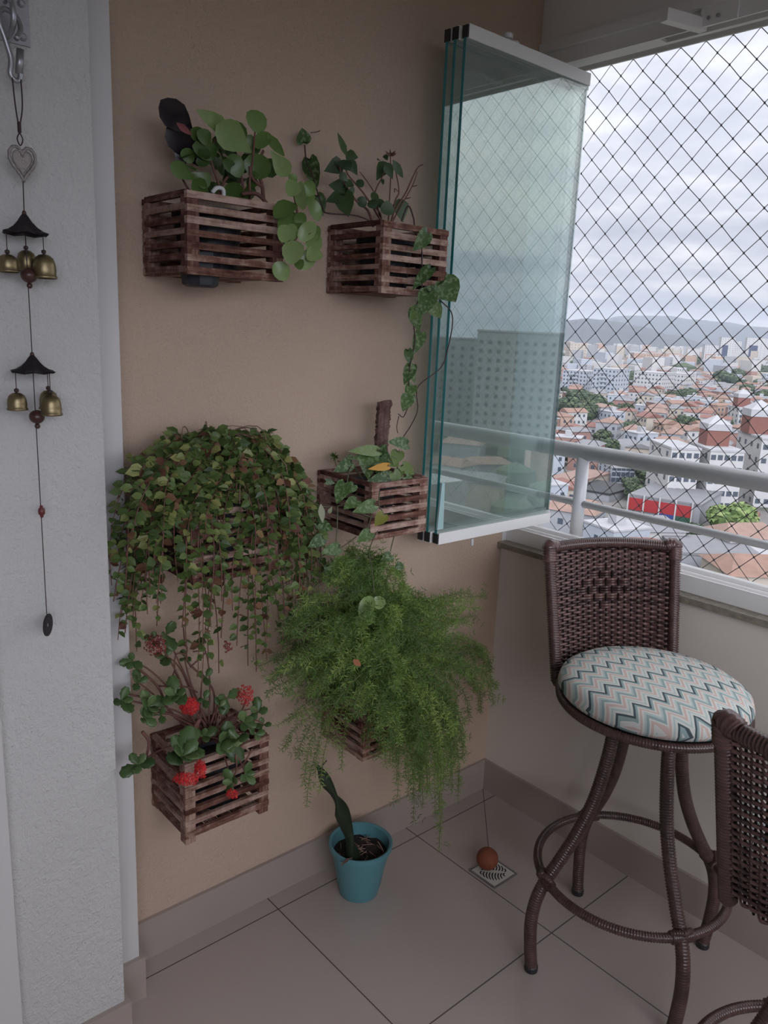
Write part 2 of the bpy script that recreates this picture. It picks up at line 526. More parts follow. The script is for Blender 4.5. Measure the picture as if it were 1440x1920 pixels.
# granite sill
structure(MB().box((-.022, -3.1, .850), (.20, 0, .867)).build('trim_1', M_GRAN))
# aluminium tracks of the folding glass
b_ = MB()
b_.box((.020, -3.1, .867), (.115, -.001, .900)); b_.box((.020, -3.1, .900), (.026, -.001, .912)); b_.box((.060, -3.1, .900), (.066, -.001, .909)); b_.box((.095, -3.1, .900), (.115, -.001, .912))
structure(b_.build('trim_2', M_ALU))
b_ = MB()
b_.box((-.008, -3.1, 2.262), (.10, -.001, 2.2849)); b_.box((.008, -3.1, 2.225), (.014, -.001, 2.262)); b_.box((.094, -3.1, 2.225), (.10, -.001, 2.262))
b_.box((.045, -3.1, 2.225), (.060, -.001, 2.262)); b_.box((.014, -.36, 2.225), (.045, -.001, 2.232)); b_.box((.10, -3.1, 2.245), (.15, -.001, 2.2849))
structure(b_.build('trim_3', M_ALU))

# ================================================================== track bracket
t = empty('track_bracket', (0, -.46, 2.22), 'white L-shaped metal bracket screwed to the upper glass track', 'bracket')
b_ = MB()
p1, p2 = at_z(1325, 58, 2.217), at_z(1251, 37, 2.217)
d_ = (p2-p1).normalized(); n_ = Vector((-d_.y, d_.x, 0))
vs = [p1, p2, p2-n_*.022, p1-n_*.022]
vs = [Vector((v.x, v.y, 2.217)) for v in vs] + [Vector((v.x, v.y, 2.243)) for v in vs]
b_.add(vs, [(0, 1, 2, 3), (7, 6, 5, 4), (0, 4, 5, 1), (1, 5, 6, 2), (2, 6, 7, 3), (3, 7, 4, 0)])
b_.build('arm', M_ALU, t)
MB().box((.000, -.56, 2.222), (.0075, -.470, 2.262)).build('mounting_plate', M_ALU, t)
for yy in (-.492, -.515):
    MB().lathe([(.0045, 0), (.0045, .002), (.003, .003)], (-.001, yy, 2.238), 10, M=Matrix.Rotation(R_(-90), 3, 'Y')).build('screw', M_METAL, t)

# ================================================================== folded glass panes
def pane(i, y, x1, x0):
    lab = ['front glass pane of the folded stack, nearest to the room',
           'middle glass pane of the folded stack of three',
           'rear glass pane of the folded stack, nearest the beige wall'][i]
    t = empty('glass_pane', (x1, y, .90), 'clear greenish '+lab, 'glass pane', 'folded glass panes at the window corner')
    zt, zb = 2.188, .958
    g = MB(); th = .004
    g.box((x0, y-th, zb+.028), (x1, y+th, zt-.028), 0)
    # visible cut edges are deep teal
    o = g.build('glass_sheet', [M_GLASS, M_GEDGE], t)
    MB().box((x0-.0012, y-th, zb+.028), (x0, y+th, zt-.028)).build('glass_edge', M_GEDGE, t)
    if i: MB().box((x1, y-th, zb+.028), (x1+.001, y+th, zt-.028)).build('glass_edge', M_GEDGE, t)
    for nm, a, b in (('top_rail', zt-.030, zt), ('bottom_rail', zb, zb+.030)):
        r = MB(); r.box((x0+.002, y-.010, a), (x1, y-.006, b)); r.box((x0+.002, y+.006, a), (x1, y+.010, b))
        zc = b-.005 if nm == 'top_rail' else a
        r.box((x0+.002, y-.006, zc), (x1, y+.006, zc+.005))
        rr = r.build(nm, M_ALU, t)
        MB().box((x0-.002, y-.0085, a+.002), (x0+.002, y+.0085, b-.002)).build('end_cap', M_DARKPL, rr)
    for xx in ((x1-.36+.03*i,) if i else ()):
        k = MB(); k.lathe([(.011, 0), (.013, .002), (.013, .010), (.006, .011), (.006, .016), (.013, .017), (.013, .027), (.010, .030)], (xx, y, zt), 18)
        k.build('roller', M_RAIL, t, smooth=False)
    return t
P0 = pane(0, -.150, .022, -.452)
P1 = pane(1, -.124, .052, -.458)
P2 = pane(2, -.100, .074, -.460)
# latch on the front pane's lower corner, and the guide pin below
b_ = MB(); a_ = at_y(828, 905, -.156); c_ = at_y(822, 992, -.156)
b_.add([a_+Vector((-.004, 0, 0)), a_+Vector((.006, 0, 0)), c_+Vector((.012, 0, 0)), c_+Vector((-.010, 0, 0)),
        a_+Vector((-.004, -.006, 0)), a_+Vector((.006, -.006, 0)), c_+Vector((.012, -.006, 0)), c_+Vector((-.010, -.006, 0))],
       [(0, 1, 2, 3), (7, 6, 5, 4), (0, 4, 5, 1), (1, 5, 6, 2), (2, 6, 7, 3), (3, 7, 4, 0)])
lt = b_.build('latch', M_CLEARPL, P0)
MB().tube([at_y(885, 1010, -.15), at_y(885, 1022, -.15)], .004, 8).build('guide_pin', M_RAIL, P0)

# ================================================================== railing outside the glass
XR = .155
t = empty('railing', (XR, -1.2, .867), 'white tubular metal railing running outside the window', 'railing')
zr = 1.163
MB().tube([(XR, -.012, zr), (XR, -3.05, zr)], .0245, 20).build('top_rail', M_RAIL, t, smooth=True)
MB().tube([(XR, -.012, 1.004), (XR, -3.05, 1.004)], .0115, 14).build('lower_rail', M_RAIL, t, smooth=True)
for yy in (-.165, -1.25, -2.35):
    MB().tube([(XR, yy, .862), (XR, yy, zr-.01)], .0195, 18).build('post', M_RAIL, t, smooth=True)

# ================================================================== safety net
def safety_net():
    s_ = .03535; X = .1985; y0 = -.0500; ztop = 2.262; zbot = .85
    nr = int((ztop-zbot)/s_)+1; nc = 84
    b_ = MB(); rnd = random.Random(4)
    pos = {}
    for j in range(nr):
        for i in range(nc):
            if (i+j) % 2 == 0:
                pos[i, j] = Vector((X+rnd.uniform(-.0015, .0015), -.0265-i*s_+rnd.uniform(-.0012, .0012), ztop-j*s_+rnd.uniform(-.0015, .0015)))
    for (i, j), p in pos.items():
        for di in (-1, 1):
            q = pos.get((i+di, j+1))
            if q: b_.tube([p, q], .00105, 4, cap=False)
        r = .0034; m_ = []
        vs = [p+Vector(v)*r for v in ((1, 0, 0), (-1, 0, 0), (0, .9, 0), (0, -.9, 0), (0, 0, 1.25), (0, 0, -1.25))]
        b_.add(vs, [(0, 2, 4), (2, 1, 4), (1, 3, 4), (3, 0, 4), (2, 0, 5), (1, 2, 5), (3, 1, 5), (0, 3, 5)])
    b_.tube([(X, -.02, ztop+.004), (X, -3.0, ztop+.004)], .0016, 5)
    o = b_.build('safety_net', M_TWINE)
    tag(o, 'dark knotted diamond-mesh safety net stretched across the window opening', 'net')
    for k in range(9):
        z = 2.2-k*.16; h = MB()
        h.tube([(X-.003, .000, z), (X-.003, -.016, z), (X-.002, -.020, z+.006), (X, -.012, z+.010)], .0014, 6)
        h.build('wall_hook', M_METAL, o)
safety_net()

# ================================================================== slatted crates
def crate(label, x0, z0, W, D, H, group='slatted wooden crates hung on the beige wall', foot=False):
    t = empty('wooden_crate', (x0+W/2, -D/2, z0-H), label, 'crate', group)
    rnd = random.Random(int(x0*1000+z0*77))
    n = 7; sh = .0125; pitch = (H-sh)/(n-1); th = .010; pw = .024
    yb = -.004
    def slats(mb, fn, lo, hi, k0=0):
        for k in range(n):
            z = z0-H+k*pitch
            mb_tint = rnd.uniform(0, 1)
            fn(mb, z+rnd.uniform(-.0012, .0012), z+sh+rnd.uniform(-.0012, .0012), rnd.uniform(-.001, .001), mb_tint)
    f = MB(); slats(f, lambda m, a, b, j, ti: m.box((x0, -D+j, a), (x0+W, -D+th, b), tint=ti), 0, 0)
    f.build('front_panel', M_WX, t, origin=(x0+W/2, -D, z0-H))
    f = MB(); slats(f, lambda m, a, b, j, ti: m.box((x0, -th+yb, a), (x0+W, yb, b), tint=ti), 0, 0)
    f.build('back_panel', M_WX, t, origin=(x0+W/2, 0, z0-H))
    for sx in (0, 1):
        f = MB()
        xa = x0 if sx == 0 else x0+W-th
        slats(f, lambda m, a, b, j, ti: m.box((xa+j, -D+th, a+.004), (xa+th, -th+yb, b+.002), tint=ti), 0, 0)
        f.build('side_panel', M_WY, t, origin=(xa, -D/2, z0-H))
    for sx in (0, 1):
        for sy in (0, 1):
            xa = x0+.001 if sx == 0 else x0+W-pw-.001
            ya = -D+.002 if sy == 0 else yb-pw-.001
            ex = .016 if (foot and sy == 0) else 0
            MB().box((xa, ya, z0-H-ex), (xa+pw, ya+pw, z0-.001), tint=rnd.random()).build('corner_post', M_WZ, t, origin=(xa, ya, z0-H))
    f = MB()
    for k in range(5):
        xa = x0+.026+k*(W-.052-.026)/4
        f.box((xa, -D+.011, z0-H+.001), (xa+.026, -.016, z0-H+.010), tint=rnd.random())
    f.build('bottom_panel', M_WY, t, origin=(x0+W/2, -D/2, z0-H))
    return t


def pot_inside(parent, cx, cy, zb, h, r, name='pot'):
    MB().lathe([(r*.80, 0), (r*.96, h*.86), (r*1.03, h*.87), (r*1.03, h), (r*.94, h), (r*.90, h-.012)], (cx, cy, zb), 24, capt=False).build(name, M_POTBLK, parent, origin=(cx, cy, zb))
    s = MB(); rnd = random.Random(3)
    s.lathe([(r*.92, h-.014), (r*.6, h-.006), (r*.25, h-.002)], (cx, cy, zb), 20, capb=False); s.build('soil', M_SOIL, parent, origin=(cx, cy, zb))


CR = {
    'a': (-1.176, 1.729, .209, .190, .144), 'b': (-.720, 1.730, .199, .202, .150),
    'c': (-1.175, 1.138, .200, .193, .150), 'd': (-.733, 1.156, .179, .213, .135),
    'e': (-1.187, .586, .212, .170, .179), 'f': (-.702, .576, .200, .183, .150)}
crate('dark slatted wooden crate at upper left holding the large round-leaved plant', *CR['a'])
crate('slatted wooden crate at upper right beside the folded glass, holding the thin shrub', *CR['b'])
crate('slatted wooden crate at middle left, buried under the small-leaved hanging plant', *CR['c'])
crate('slatted wooden crate at middle right with the upright bark post standing in it', *CR['d'])
crate('slatted wooden crate at lower left holding the red-flowered succulent', *CR['e'], foot=True)
crate('slatted wooden crate at lower right, almost hidden by the feathery fern', *CR['f'])


# ------------------------------------------------------------------ leaves
SHAPES = {  # rows (centre t, edge t, half width)
    'heart': [(.04, .04, .0), (.03, -.10, .46), (.16, .05, .86), (.36, .30, 1.0), (.60, .58, .78), (.82, .81, .38), (1, 1, .0)],
    'round': [(0, 0, .0), (.06, .05, .42), (.25, .24, .86), (.5, .5, 1.0), (.75, .75, .84), (.93, .92, .45), (1, .99, .0)],
    'obov': [(0, 0, .05), (.2, .2, .34), (.42, .42, .74), (.64, .64, 1.0), (.83, .82, .86), (.95, .93, .48), (1, .99, .0)],
    'ovate': [(0, 0, .0), (.10, .08, .55), (.28, .27, 1.0), (.5, .5, .88), (.72, .72, .52), (.9, .9, .18), (1, 1, .0)],
    'lance': [(0, 0, .06), (.15, .15, .55), (.38, .38, 1.0), (.62, .62, .85), (.82, .82, .5), (.94, .94, .2), (1, 1, .0)],
    'scal': [(0, 0, .10), (.22, .22, .45), (.40, .42, .95), (.55, .53, .84), (.70, .72, 1.0), (.84, .80, .74), (.97, .97, .50), (1, 1, .0)],
    'mini': [(0, 0, .0), (.28, .26, .9), (.62, .62, .9), (1, 1, .0)],
}


def leaf(mb, base, tip, nrm, w, shape='heart', cup=.18, droop=.12, mi=0, tint=.5, thick=0):
    a = tip-base; L = a.length
    if L < 1e-6: return
    s = a.cross(nrm)
    if s.length < 1e-9: s = a.orthogonal()
    s.normalize(); n = s.cross(a).normalized()
    rows = SHAPES[shape]; vs = []; hw = w/2
    for tc, te, k in rows:
        bend = n*(-droop*L*(tc*tc-.25*tc))
        c = base + a*tc + bend
        be = n*(-droop*L*(te*te-.25*te))
        e = base + a*te + be + n*(cup*hw*k*k)
        vs += [e-s*(hw*k), c, e+s*(hw*k)]
    fs = []
    for i in range(len(rows)-1):
        o = i*3
        fs += [(o, o+1, o+4, o+3), (o+1, o+2, o+5, o+4)]
    if thick:
        m = len(vs); vs += [v-n*thick for v in vs]
        fs += [tuple(x+m for x in reversed(f)) for f in fs]
        nr = len(rows)
        for i in range(nr-1):
            o = i*3; fs += [(o, o+3, o+3+m, o+m), (o+2, o+2+m, o+5+m, o+5)]
    mb.add(vs, fs, mi, tint)


TOCAM = (CAM-Vector((-.9, -.1, 1.1))).normalized()


def pleaf(mb, b, t, w, y, rnd, shape='heart', tilt=.35, tint=None, y2=None, **kw):
    """leaf whose base and tip lie where the picture shows them, at depth y from the beige wall"""
    B = at_y(b[0], b[1], y); T = at_y(t[0], t[1], y2 if y2 is not None else y-.012)
    d = (B-CAM).length
    n = (CAM-B).normalized() + Vector((rnd.uniform(-1, 1), rnd.uniform(-1, 1), rnd.uniform(-.2, 1)))*tilt
    leaf(mb, B, T, n, w*d/F, shape, tint=rnd.random() if tint is None else tint, **kw)


def conv(ox, oy, s):
    return lambda x, y: (ox+x/s, oy+y/s)


def pstem(mb, pts, y, r=.002, n=6, seg=6, r2=None, y2=None, mi=0):
    P = [at_y(p[0], p[1], y+((y2-y)*i/(len(pts)-1) if y2 is not None else 0)) for i, p in enumerate(pts)]
    S = smooth_path(P, n); k = len(S)
    rr = [r+((r2 if r2 else r)-r)*i/(k-1) for i in range(k)]
    mb.tube(S, rr, seg, mi=mi)


# ------------------------------------------------------------------ upper left: round leaved plant
def plant_upper_left():
    rnd = random.Random(11)
    x0, z0, W, D, H = CR['a']
    t = empty('potted_peperomia', (x0+W/2, -.1, z0-H+.012), 'bushy potted plant with big rubbery light green leaves spilling over the upper left crate', 'potted plant')
    pot_inside(t, x0+.095, -.095, z0-H+.012, .115, .068)
    MB().lathe([(.026, -.020), (.034, -.016), (.037, .004), (.040, .05)], (x0+.055, -.135, z0-H), 9, capt=False).build('small_pot', M_POTBLK, t)
    c = conv(220, 160, 3.4286)
    st = MB(); Y = -.11
    pstem(st, [c(700, 760), c(640, 600), c(600, 450), c(640, 330)], Y, .0032, r2=.002)
    pstem(st, [c(830, 780), c(800, 600), c(770, 460), c(730, 360)], Y, .003, r2=.002)
    pstem(st, [c(860, 780), c(850, 620), c(870, 480), c(885, 300)], Y-.01, .003, r2=.002)
    pstem(st, [c(800, 700), c(900, 700), c(990, 800), c(1040, 900), c(1070, 1000), c(1120, 1100)], -.13, .0042, r2=.0025, y2=-.215)
    pstem(st, [c(940, 740), c(930, 640), c(900, 520), c(940, 420)], -.12, .0045, r2=.003)
    pstem(st, [c(940, 660), c(870, 600), c(850, 520)], -.12, .003)
    pstem(st, [c(1110, 600), c(1140, 720), c(1160, 860), c(1150, 980), c(1090, 1000)], -.21, .0026)
    pstem(st, [c(500, 740), c(440, 640), c(400, 560)], -.10, .003, r2=.002)
    pstem(st, [c(640, 740), c(700, 600), c(820, 520), c(860, 400)], -.10, .003, r2=.002)
    st.build('stem', M_STEMR, t, smooth=True)
    L = MB()
    big = [  # base, tip, width in crop pixels, shape, depth, tint
        ((720, 300), (525, 158), 95, 'lance', -.12, .85), ((860, 430), (650, 260), 170, 'obov', -.135, .8), ((800, 360), (735, 235), 115, 'round', -.10, .3),
        ((950, 285), (842, 178), 110, 'round', -.12, .6), ((885, 400), (985, 300), 90, 'round', -.12, .5), ((960, 310), (1075, 460), 62, 'lance', -.13, .55),
        ((985, 420), (1105, 585), 108, 'obov', -.15, .95), ((880, 600), (930, 440), 165, 'round', -.12, .35), ((570, 350), (480, 290), 80, 'obov', -.11, .3),
        ((600, 360), (520, 300), 85, 'round', -.12, .25), ((640, 440), (495, 390), 110, 'round', -.11, .2), ((500, 610), (352, 508), 95, 'obov', -.12, .45),
        ((480, 560), (600, 640), 100, 'obov', -.12, .35), ((730, 440), (790, 590), 105, 'round', -.12, .4), ((800, 330), (880, 430), 110, 'round', -.10, .45),
        ((720, 400), (620, 350), 100, 'round', -.10, .2), ((590, 700), (490, 620), 100, 'obov', -.12, .35), ((840, 740), (700, 660), 120, 'obov', -.12, .2),
        ((960, 470), (1000, 590), 110, 'round', -.11, .15), ((880, 430), (800, 550), 90, 'round', -.09, .1)]
    for b, q, w_, sh, y, ti in big:
        pleaf(L, c(*b), c(*q), w_/3.43, y, rnd, sh, .25, ti, cup=.25, droop=.18)
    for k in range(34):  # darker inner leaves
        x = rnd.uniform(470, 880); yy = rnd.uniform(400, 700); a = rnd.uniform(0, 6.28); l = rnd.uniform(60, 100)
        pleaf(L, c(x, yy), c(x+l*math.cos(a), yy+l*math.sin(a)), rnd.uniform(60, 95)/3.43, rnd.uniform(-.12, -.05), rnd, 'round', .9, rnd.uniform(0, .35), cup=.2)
    # the drooping cluster over the crate's right corner
    cl = [((1110, 620), (1150, 575), 60), ((1150, 620), (1105, 700), 100), ((1195, 800), (1165, 620), 85), ((1190, 640), (1275, 690), 95), ((1240, 730), (1300, 870), 80),
          ((1140, 760), (1015, 830), 120), ((1160, 830), (1050, 920), 130), ((1160, 820), (1195, 900), 80), ((1070, 930), (1165, 960), 100), ((1180, 900), (1260, 980), 140),
          ((1150, 1000), (1110, 1140), 135), ((1210, 1000), (1320, 1040), 120), ((1180, 1080), (1260, 1160), 150), ((1170, 1120), (1175, 1180), 65),
          ((1010, 1140), (1095, 1250), 110), ((1270, 900), (1275, 1000), 80), ((1100, 900), (1060, 1000), 100), ((1300, 1060), (1230, 1110), 100), ((1240, 660), (1200, 760), 90), ((1230, 880), (1190, 960), 110)]
    for b, q, w_ in cl:
        pleaf(L, c(*b), c(*q), w_/3.43, rnd.uniform(-.245, -.205), rnd, 'round', .45, rnd.uniform(.45, 1), cup=.35, droop=.2)
    L.build('foliage', M_LPEP, t, smooth=True)
    d = MB()
    pleaf(d, c(500, 330), c(283, 100), 155/3.43, -.10, rnd, 'obov', .1, .5, cup=.3, droop=.10, y2=-.12)
    pleaf(d, c(520, 520), c(340, 235), 165/3.43, -.09, rnd, 'obov', .1, .5, cup=.2, droop=.12, y2=-.10)
    pleaf(d, c(440, 600), c(355, 250), 60/3.43, -.085, rnd, 'lance', .1, .5, cup=.2, y2=-.09)
    tag(d.build('dark_leaf', M_LDARK, t, smooth=True), 'glossy burgundy-black paddle leaves')
    p = MB(); pleaf(p, c(380, 240), c(480, 320), 38/3.43, -.128, rnd, 'lance', .1, .5)
    tag(p.build('red_leaf_fold', M_LPINK, t, smooth=True), 'pinkish red leaf fold')
    g = MB(); P = [at_y(*c(x, y), -.175) for x, y in ((610, 690), (640, 660), (680, 670), (680, 720), (655, 740))]
    g.tube(smooth_path(P, 5), .004, 6); g.build('curled_white_tag', M_PAPER, t, smooth=True)


plant_upper_left()


# ------------------------------------------------------------------ upper right: shrub and the spotted vine
def shrub_upper_right():
    rnd = random.Random(5); x0, z0, W, D, H = CR['b']
    t = empty('potted_shrub', (x0+.09, -.1, z0-H+.012), 'sparse potted shrub with bare brown twigs and pointed leaves in the upper right crate', 'potted plant')
    pot_inside(t, x0+.095, -.10, z0-H+.012, .115, .066)
    c = conv(540, 200, 4.0); st = MB()
    for pts, r in (([(640, 900), (600, 780), (520, 715), (430, 590), (395, 500), (380, 400)], .0032), ([(720, 900), (640, 760), (560, 640), (450, 510), (425, 420)], .0026),
                   ([(700, 880), (650, 660), (600, 570), (540, 490)], .002), ([(720, 900), (655, 700), (660, 620), (700, 540), (740, 440)], .0022),
                   ([(750, 900), (762, 700), (770, 480), (765, 320)], .002), ([(780, 900), (800, 720), (832, 640), (815, 520), (790, 420)], .0022),
                   ([(770, 880), (800, 780), (880, 650), (940, 520), (975, 455), (1012, 435)], .0024), ([(790, 850), (850, 740), (930, 600), (970, 490)], .0018),
                   ([(930, 600), (970, 590)], .0014), ([(880, 690), (920, 682)], .0014), ([(800, 640), (800, 615), (830, 640)], .0014), ([(700, 900), (690, 800), (600, 700), (560, 640)], .0024)):
        pstem(st, [c(*p) for p in pts], -.105, r, r2=r*.55, y2=-.12)
    st.build('stem', M_STEMR, t, smooth=True)
    L = MB()
    for b, q, w_, sh, ti in (((440, 370), (378, 200), 46, 'lance', .8), ((410, 420), (285, 480), 115, 'ovate', .05), ((430, 360), (530, 385), 85, 'ovate', .55),
                             ((455, 400), (520, 515), 75, 'ovate', .5), ((390, 500), (450, 560), 60, 'ovate', .5), ((440, 600), (318, 590), 110, 'heart', .2),
                             ((450, 660), (295, 700), 110, 'heart', .25), ((420, 650), (448, 822), 150, 'heart', .6), ((480, 560), (440, 600), 60, 'ovate', .4),
                             ((520, 550), (560, 600), 60, 'round', .3), ((740, 415), (668, 542), 95, 'ovate', .55), ((735, 420), (785, 545), 70, 'ovate', .6),
                             ((785, 400), (866, 535), 55, 'lance', .6), ((725, 360), (745, 400), 40, 'ovate', .4), ((700, 410), (668, 395), 30, 'lance', .5),
                             ((520, 690), (590, 740), 80, 'round', .2), ((620, 700), (650, 760), 80, 'round', .1), ((790, 750), (705, 775), 100, 'round', .35),
                             ((830, 690), (866, 865), 120, 'ovate', .75), ((640, 640), (660, 720), 60, 'round', .5), ((690, 690), (700, 760), 60, 'round', .15),
                             ((430, 420), (470, 480), 80, 'ovate', .1), ((400, 400), (430, 470), 80, 'ovate', .1), ((705, 540), (715, 580), 26, 'lance', .6), ((500, 620), (450, 640), 50, 'ovate', .3)):
        pleaf(L, c(*b), c(*q), w_/4, rnd.uniform(-.14, -.10), rnd, sh, .35, ti, cup=.2, droop=.15)
    L.build('foliage', M_LSHRUB, t, smooth=True)
    r = MB()
    for k in range(9):
        a = rnd.uniform(-2.8, -.3); l = rnd.uniform(20, 50)
        pleaf(r, c(768, 370), c(768+l*math.cos(a), 370+l*1.3*math.sin(a)), 4, -.118, rnd, 'lance', .4, .5)
    tag(r.build('young_shoot', M_STEMR, t), 'rusty red young shoot')


shrub_upper_right()


def vine_upper_right():
    rnd = random.Random(8); x0, z0, W, D, H = CR['b']
    t = empty('trailing_vine', (x0+.165, -.165, z0-H+.012), 'heart-leaved silver-spotted vine hanging from the upper right crate past the folded glass', 'climbing plant')
    MB().lathe([(.016, 0), (.020, .060), (.022, .062), (.022, .070)], (x0+.160, -.165, z0-H+.012), 16).build('small_pot', M_POTBLK, t)
    c = conv(540, 200, 4.0); st = MB(); I = lambda x, y: (x, y)
    yf = -.232
    pstem(st, [c(850, 860), c(900, 745), c(940, 830), c(955, 940), c(1000, 1060), c(1005, 1200), c(1000, 1390), (775, 590), (778, 640), (768, 690), (766, 735), (763, 768)], -.165, .0018, y2=yf-.03, r2=.0013)
    pstem(st, [c(1080, 1400), c(1160, 1470), (846, 585), (848, 612), (838, 660), (826, 690), (790, 718), (781, 735), (783, 768), (772, 795), (757, 818)], yf, .0016, r2=.0012)
    pstem(st, [(763, 768), (756, 782), (747, 776)], yf-.03, .0012); pstem(st, [(748, 780), (744, 800), (746, 812)], yf-.03, .0010)
    pstem(st, [c(700, 900), c(520, 820), c(300, 800), c(260, 760), c(215, 620), c(180, 500), c(140, 420), c(125, 290)], -.165, .0016, y2=-.02)
    pstem(st, [c(170, 195), c(215, 190), c(242, 180)], -.02, .0009)
    st.build('stem', M_STEMD, t, smooth=True)
    L = MB(); z = .0
    for b, q, w_, y in ((c(115, 275), c(110, 160), 112, -.022), (c(160, 385), c(215, 605), 130, -.03), (c(215, 660), c(265, 820), 105, -.04),
                        (c(1050, 940), c(950, 1075), 115, yf), (c(1075, 1205), c(940, 1355), 95, yf), (c(1160, 1300), c(1265, 1470), 200, yf-.02), (c(1180, 1400), c(1000, 1370), 110, yf),
                        (c(1060, 1380), c(1010, 1560), 150, yf-.01), (c(1080, 1480), c(1150, 1590), 110, yf), (c(985, 1505), c(915, 1600), 90, yf),
                        ((776, 578), (786, 622), 27, yf), ((790, 622), (776, 664), 25, yf), ((773, 684), (758, 720), 24, yf-.01), ((768, 684), (778, 718), 18, yf-.01),
                        ((774, 722), (762, 746), 24, yf-.02), ((766, 742), (756, 770), 27, yf-.03), ((768, 742), (780, 752), 16, yf-.02), ((765, 655), (770, 685), 18, yf)):
        pleaf(L, b, q, w_ if w_ < 40 else w_/4.0, y, rnd, 'heart', .3, rnd.uniform(.1, .75), cup=.2, droop=.15)
    L.build('foliage', M_LPOTH, t, smooth=True)


vine_upper_right()


def vine_middle_right():
    rnd = random.Random(21); x0, z0, W, D, H = CR['d']
    t = empty('potted_vine', (x0+.09, -.1, z0-H+.012), 'potted silver-spotted vine with one yellow leaf, sprawling out of the middle right crate', 'potted plant')
    pot_inside(t, x0+.09, -.105, z0-H+.012, .105, .062)
    c = conv(560, 700, 4.8)
    bk = MB(); Y = -.07
    B = [at_y(*c(x, y), Y) for x, y in ((735, 900), (733, 640), (748, 500), (755, 380), (765, 262))]
    P = smooth_path(B, 8); vs = []; sg = 10
    for i, p in enumerate(P):
        for k in range(sg):
            a = 2*math.pi*k/sg; rr = .0205*(1+rnd.uniform(-.13, .13))*(1.15 if k % 3 == 0 else .92)
            vs.append(p+Vector((math.cos(a)*rr, math.sin(a)*rr*.6, rnd.uniform(-.003, .003)+(rnd.uniform(-.006, .008) if i == len(P)-1 else 0))))
    fs = [(i*sg+k, i*sg+(k+1) % sg, (i+1)*sg+(k+1) % sg, (i+1)*sg+k) for i in range(len(P)-1) for k in range(sg)]+[tuple((len(P)-1)*sg+k for k in range(sg))]
    bk.add(vs, fs); tag(bk.build('bark_post', M_BARK, t, origin=B[0]), 'rough upright piece of brown bark')
    st = MB()
    for pts, y, y2 in (([(860, 980), (905, 760), (905, 690)], -.12, -.16), ([(820, 960), (760, 1010), (740, 1130), (790, 1240), (780, 1320), (700, 1440), (635, 1600), (660, 1760), (680, 2000)], -.14, -.26),
                       ([(740, 1000), (735, 900), (740, 860)], -.14, -.2), ([(730, 1060), (720, 1180), (755, 1240)], -.22, -.235),
                       ([(600, 1000), (490, 830), (440, 950), (440, 1100)], -.12, -.23), ([(620, 1000), (530, 900), (480, 820), (350, 790)], -.1, -.1),
                       ([(660, 1300), (550, 1255), (520, 1230)], -.23, -.23), ([(620, 1400), (650, 1300), (670, 1260)], -.24, -.24), ([(520, 1470), (360, 1580), (290, 1560)], -.245, -.24),
                       ([(350, 1200), (345, 1400), (330, 1560)], -.235, -.24), ([(40, 1080), (180, 1190), (290, 1200)], -.24, -.22), ([(860, 1460), (825, 1600)], -.22, -.24),
                       ([(290, 1600), (180, 1680), (260, 1760), (270, 1850)], -.24, -.24), ([(930, 980), (1000, 900), (1030, 930)], -.14, -.17), ([(600, 1000), (460, 1140), (345, 1200)], -.12, -.23)):
        pstem(st, [c(*p) for p in pts], y, .0016, y2=y2, r2=.0012)
    st.build('stem', M_STEMG, t, smooth=True)
    L = MB()
    for b, q, w_, y, ti in (((720, 700), (472, 690), 110, -.17, .85), ((985, 640), (820, 610), 125, -.17, .12), ((740, 760), (500, 760), 130, -.15, .55), ((620, 740), (590, 900), 150, -.16, .6),
                            ((740, 700), (790, 640), 80, -.15, .2), ((760, 720), (800, 830), 110, -.15, .15), ((900, 700), (860, 820), 130, -.16, .95), ((650, 740), (740, 800), 110, -.16, .35),
                            ((480, 800), (330, 880), 130, -.16, .1), ((850, 930), (630, 960), 130, -.17, .05), ((850, 880), (910, 1010), 110, -.18, .8), ((930, 820), (1050, 920), 110, -.17, .95),
                            ((960, 920), (1025, 1000), 90, -.19, .6), ((640, 830), (620, 950), 110, -.17, .5), ((420, 980), (340, 1170), 150, -.235, .35), ((530, 1140), (410, 1210), 125, -.24, .45),
                            ((690, 1180), (505, 1240), 130, -.24, .55), ((650, 1430), (530, 1510), 120, -.25, .6), ((170, 1340), (320, 1420), 110, -.24, .05), ((220, 1480), (95, 1560), 120, -.245, .05),
                            ((370, 1570), (215, 1610), 120, -.245, .5), ((500, 1000), (430, 1080), 100, -.2, .2), ((830, 1630), (740, 1700), 90, -.25, .1), ((880, 1720), (955, 1760), 80, -.25, .15),
                            ((270, 1720), (330, 1830), 120, -.25, .4), ((920, 870), (880, 960), 90, -.165, .9), ((820, 770), (900, 850), 100, -.155, .9), ((440, 750), (500, 770), 60, -.14, .1),
                            ((560, 640+120), (640, 840), 100, -.14, .3), ((800, 930), (700, 890), 100, -.15, .1), ((240, 970), (330, 990), 60, -.21, .2), ((300, 1780), (260, 1880), 100, -.25, .5)):
        pleaf(L, c(*b), c(*q), w_/4.8, y, rnd, 'heart', .3, ti, cup=.2, droop=.15)
    L.build('foliage', M_LPOTH, t, smooth=True)
    g = MB()
    pleaf(g, (697, 1118), (678, 1160), 30, -.30, rnd, 'round', .2, .85, cup=.5, droop=.3); pleaf(g, (705, 1118), (716, 1142), 26, -.30, rnd, 'round', .2, .9, cup=.4); pleaf(g, (680, 1125), (700, 1172), 24, -.295, rnd, 'round', .2, .3, cup=.5)
    tag(g.build('hanging_leaf_pair', M_LPEP, t, smooth=True), 'pale green leaves hanging in front of the fern')
    a = MB(); pleaf(a, c(812, 835), c(640, 858), 74/4.8, -.205, rnd, 'heart', .15, .5, cup=.25); tag(a.build('yellow_leaf', M_LYEL, t, smooth=True), 'bright yellow ageing leaf')
